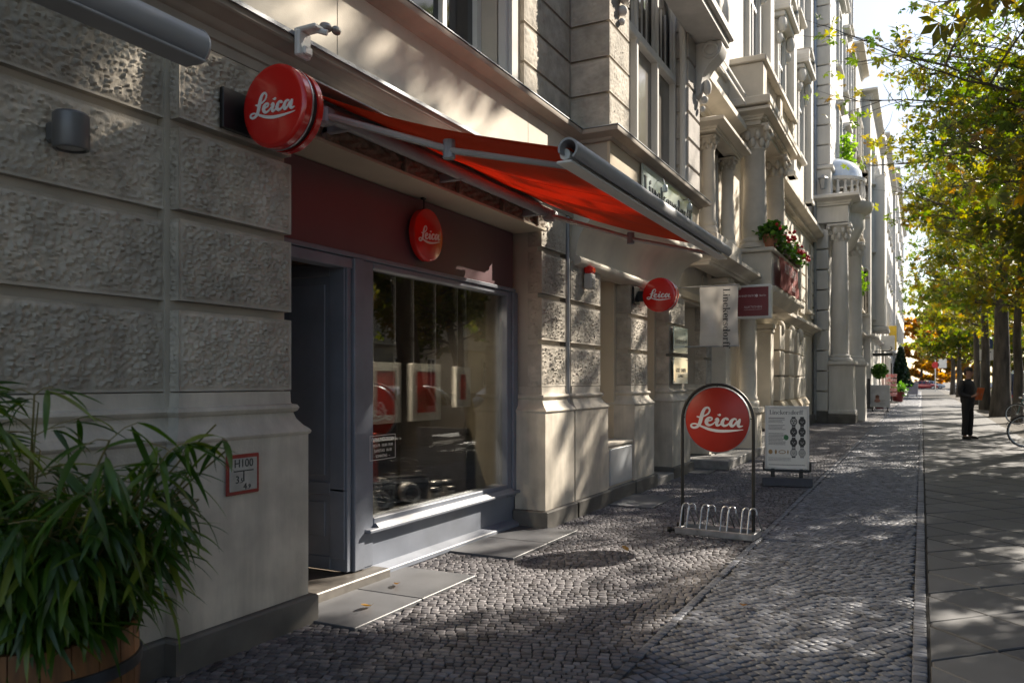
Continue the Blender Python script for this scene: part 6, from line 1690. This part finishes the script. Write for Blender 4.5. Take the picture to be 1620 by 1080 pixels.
tree(2.85, 46.5, 12, 4.2, 3.6, .24, 'street tree right behind the man\'s head', 'mixed', 11000, .105, 38)
tree(3.0, 56, 12, 4.4, 3.6, .22, 'dark leaved street tree past the lamp post', 'green', 10000, .12, 39)
tree(2.95, 81, 11, 4.4, 3.2, .22, 'dark green street tree over the far parked cars', 'green', 9000, .2, 41)
tree(2.9, 95, 11, 4.4, 3.0, .26, 'slim dark trunk standing at the far edge of the path', 'olive', 8000, .22, 42)
for k, (x, y, h, pal) in enumerate(((-7, 170, 15, 'orange'), (0, 172, 14, 'orange'), (6.5, 168, 15, 'orange'), (12, 174, 16, 'mixed'), (18, 178, 16, 'olive'), (3.5, 190, 18, 'orange'))):
    tree(x, y, h, 5.6, 1.3, .3, ('orange autumn tree farthest left beyond the crossing', 'golden autumn tree at the very end of the street', 'yellow autumn tree beyond the crossing behind the red car', 'brownish tree beyond the crossing to the right', 'olive tree beyond the crossing at far right', 'tallest orange tree standing behind the others')[k], pal, 8000, .40, 60 + k, 'autumn trees beyond the crossing', 'autumn_tree')
for k, (x, y) in enumerate(((16.6, 40), (16.6, 52), (16.6, 66), (16.6, 84))):
    tree(x, y, 12, 4.6, 3.2, .25, ('tree on the far pavement mirrored in the shop window', 'second tree on the far pavement mirrored in the glass', 'third tree on the far pavement mirrored in the glass', 'tree across the road glimpsed behind the parked cars')[k], ('olive', 'mixed', 'green', 'olive')[k], 5000, .25, 80 + k, 'trees on the far pavement')

# ---------------------------------------------------------------- bamboo in a barrel
BXc, BYc = -2.86, 1.80
tub = thing('barrel_planter', 'wooden half barrel with iron hoops holding the bamboo', 'planter', (BXc, BYc, 0))
WOOD = M('barrel_oak', (.20, .085, .026), .6, var=.2, vscale=5, stretch=(8, 8, .6), bump=.3, bscale=60, stain=.35, coat=.1)
ns = 22
for k in range(ns):
    a0, a1 = 2 * math.pi * k / ns + .006, 2 * math.pi * (k + 1) / ns - .006
    vs = []
    for z, rr in ((.0, .285), (.18, .315), (.36, .33), (.55, .325)):
        z2 = z + (random.uniform(-.004, .006) if z > .5 else 0)
        for a in (a0, (a0 + a1) / 2, a1): vs.append((BXc + rr * math.cos(a), BYc + rr * math.sin(a), z2))
        for a in (a1, (a0 + a1) / 2, a0): vs.append((BXc + (rr - .025) * math.cos(a), BYc + (rr - .025) * math.sin(a), z2))
    fs = [(i * 6 + j, i * 6 + (j + 1) % 6, (i + 1) * 6 + (j + 1) % 6, (i + 1) * 6 + j) for i in range(3) for j in range(6)] + [tuple(range(6)), tuple(range(18, 24))]
    part('stave', MB().add(vs, fs), WOOD, tub, 40)
IRON = M('hoop_iron', (.07, .075, .085), .5, metal=.6, var=.25, vscale=12, stain=.3)
for z, rr in ((.10, .305), (.40, .333)):
    part('hoop', MB().lathe([(rr - .004, z), (rr + .004, z), (rr + .005, z + .042), (rr - .003, z + .044)], (BXc, BYc, 0), 40), IRON, tub)
part('soil', MB().lathe([(.001, .51), (.29, .49), (.29, .47), (.001, .47)], (BXc, BYc, 0), 24), SOIL, tub)
bam = thing('bamboo', 'green bamboo with long drooping leaves in the barrel at the wall', 'plant', (BXc, BYc, .49))
BL = leaf_mat('bamboo_leaf', [(.026, .066, .010), (.05, .11, .015), (.09, .155, .022), (.16, .205, .03), (.28, .25, .07)], .38, .35)
CANE = M('bamboo_cane', (.22, .17, .06), .5, var=.3, vscale=20, col2=(.10, .11, .03))
def bleaf(L, W, droop, fold, tint):
    V, F = [], []
    n = 7
    for i in range(n + 1):
        t = i / n
        w = W * (math.sin(math.pi * min(1, t * .92 + .06)) ** .75) * (1 - .35 * t) if 0 < i < n else (.002 if i == 0 else 0)
        x, z = L * (t - .12 * droop * t * t), -L * droop * t * t * .55
        V += [(x, -w, z + w * fold), (x, 0, z), (x, w, z + w * fold)]
    for i in range(n):
        a = i * 3
        F += [(a, a + 1, a + 4, a + 3), (a + 1, a + 2, a + 5, a + 4)]
    return np.array(V), np.array(F), tint
kinds = [bleaf(random.uniform(.15, .25), random.uniform(.011, .018), random.uniform(.3, 1.1), random.uniform(.15, .5), random.random() ** 1.5 * .8) for _ in range(16)]
KM = [np_mesh('leaf', V, F, BL, np.full(len(F), t), True) for V, F, t in kinds]
leaves, cn, tw = [], MB(), MB()
rb2 = random.Random(77)
def inside(v): return v.x > -3.27 and v.y < (1.99 if v.z > .88 else 2.07 if v.z > .72 else 2.22) and (v.z > .47 or v.y > 1.95)
for k in range(120):
    a, rr = rb2.uniform(0, 6.283), .20 * math.sqrt(rb2.random())
    base = Vector((BXc + rr * math.cos(a), BYc + rr * math.sin(a), .49))
    out = Vector((math.cos(a) * rb2.uniform(.1, .5) + .08, math.sin(a) * rb2.uniform(.1, .45) + .10, 1)).normalized()
    L = rb2.uniform(.42, 1.05)
    pts = [base + out * L * t + Vector((math.cos(a) * .16 + .05, math.sin(a) * .16 + .05, -.10)) * t * t * L for t in [i / 6 for i in range(7)]]
    if not (inside(pts[4]) and inside(pts[6] - Vector((0, .12, 0)))): continue
    cn.tube(pts, [.006 * (1 - .5 * i / 6) for i in range(7)], 6)
    for j in range(1, 7):
        for _ in range(2 if j > 1 else 1):
            b = rb2.uniform(0, 6.283)
            d = Vector((math.cos(b), math.sin(b), rb2.uniform(-.1, .6))).normalized()
            if d.x < -.2: d.x *= .6
            TL = rb2.uniform(.06, .20)
            e = pts[j] + d * TL
            if not inside(e): continue
            tw.tube([pts[j], pts[j] + d * TL * .5 + Vector((0, 0, .01)), e], .002, 4, False)
            for q in range(rb2.choice((3, 4, 5))):
                yaw = math.atan2(d.y, d.x) + rb2.uniform(-.95, .95)
                pit = rb2.uniform(-.35, .6) + (.25 if q % 2 else 0)
                s0 = pts[j].lerp(e, rb2.uniform(.55, 1))
                leaves.append((s0, (rb2.uniform(-.5, .5), pit, yaw), rb2.uniform(.7, 1.15), rb2.randrange(16)))
part('canes', cn, CANE, bam)
part('twigs', tw, CANE, bam, None, recalc=False)['kind'] = 'stuff'
wall_x = -3.30
leaves = [l for l in leaves if inside(l[0])]
sv, cv_ = math.sin(VIEW), math.cos(VIEW)
def depth(v): return -v.x * sv + v.y * cv_
def seen(v):
    d = depth(v); return d > .4 and 810 + 1260 * (v.x * cv_ + v.y * sv) / d > -20
leaves.sort(key=lambda l: depth(l[0]) + (0 if seen(l[0]) else 100))
off = Vector(bam.location)
RV, RF, RT, nb = [], [], [], 0
for i, (s0, ro, sc, kd) in enumerate(leaves):
    if i < 290 and seen(s0): share('leaf', KM[kd], bam, s0 - off, ro, (sc, sc, sc))
    else:
        from mathutils import Euler
        m = Matrix.Translation(s0 - off) @ Euler(ro).to_matrix().to_4x4() @ Matrix.Scale(sc, 4)
        V, F, t = kinds[kd]
        RV.append(np.array([tuple(m @ Vector(v)) for v in V])); RF.append(F + nb); nb += len(V); RT.append(np.full(len(F), t))
if RV: share('leaves', np_mesh('leaves', np.concatenate(RV), np.concatenate(RF), BL, np.concatenate(RT), True), bam)['kind'] = 'stuff'

# fallen leaves
FL = leaf_mat('fallen_leaf', [(.20, .09, .02), (.26, .15, .03)], .2)
spots = [(-3.12, 4.10, 'brown fallen leaf lying on the slab below the shop door'), (-3.30, 4.62, 'small dark fallen leaf at the foot of the door step'), (-2.2, 6.4, 'fallen leaf on the cobbles before the shop window'), (-1.0, 5.2, 'fallen leaf on the dark setts'), (.8, 6.0, 'fallen leaf on the slabs of the path')]
for k, (x, y, lb) in enumerate(spots):
    t = thing('fallen_leaf', lb, 'leaf', (x, y, .02), random.uniform(0, 6), 'fallen leaves on the pavement')
    V, F, _ = bleaf(.09, .032, -.6, .5, .3)
    share('blade', np_mesh('blade', V, F, FL, np.full(len(F), random.random()), True), t)
    part('stalk', MB().tube([(-.03, 0, .006), (0, 0, 0)], .002, 4), M('bark', (.1, .085, .065)), t, None, False)
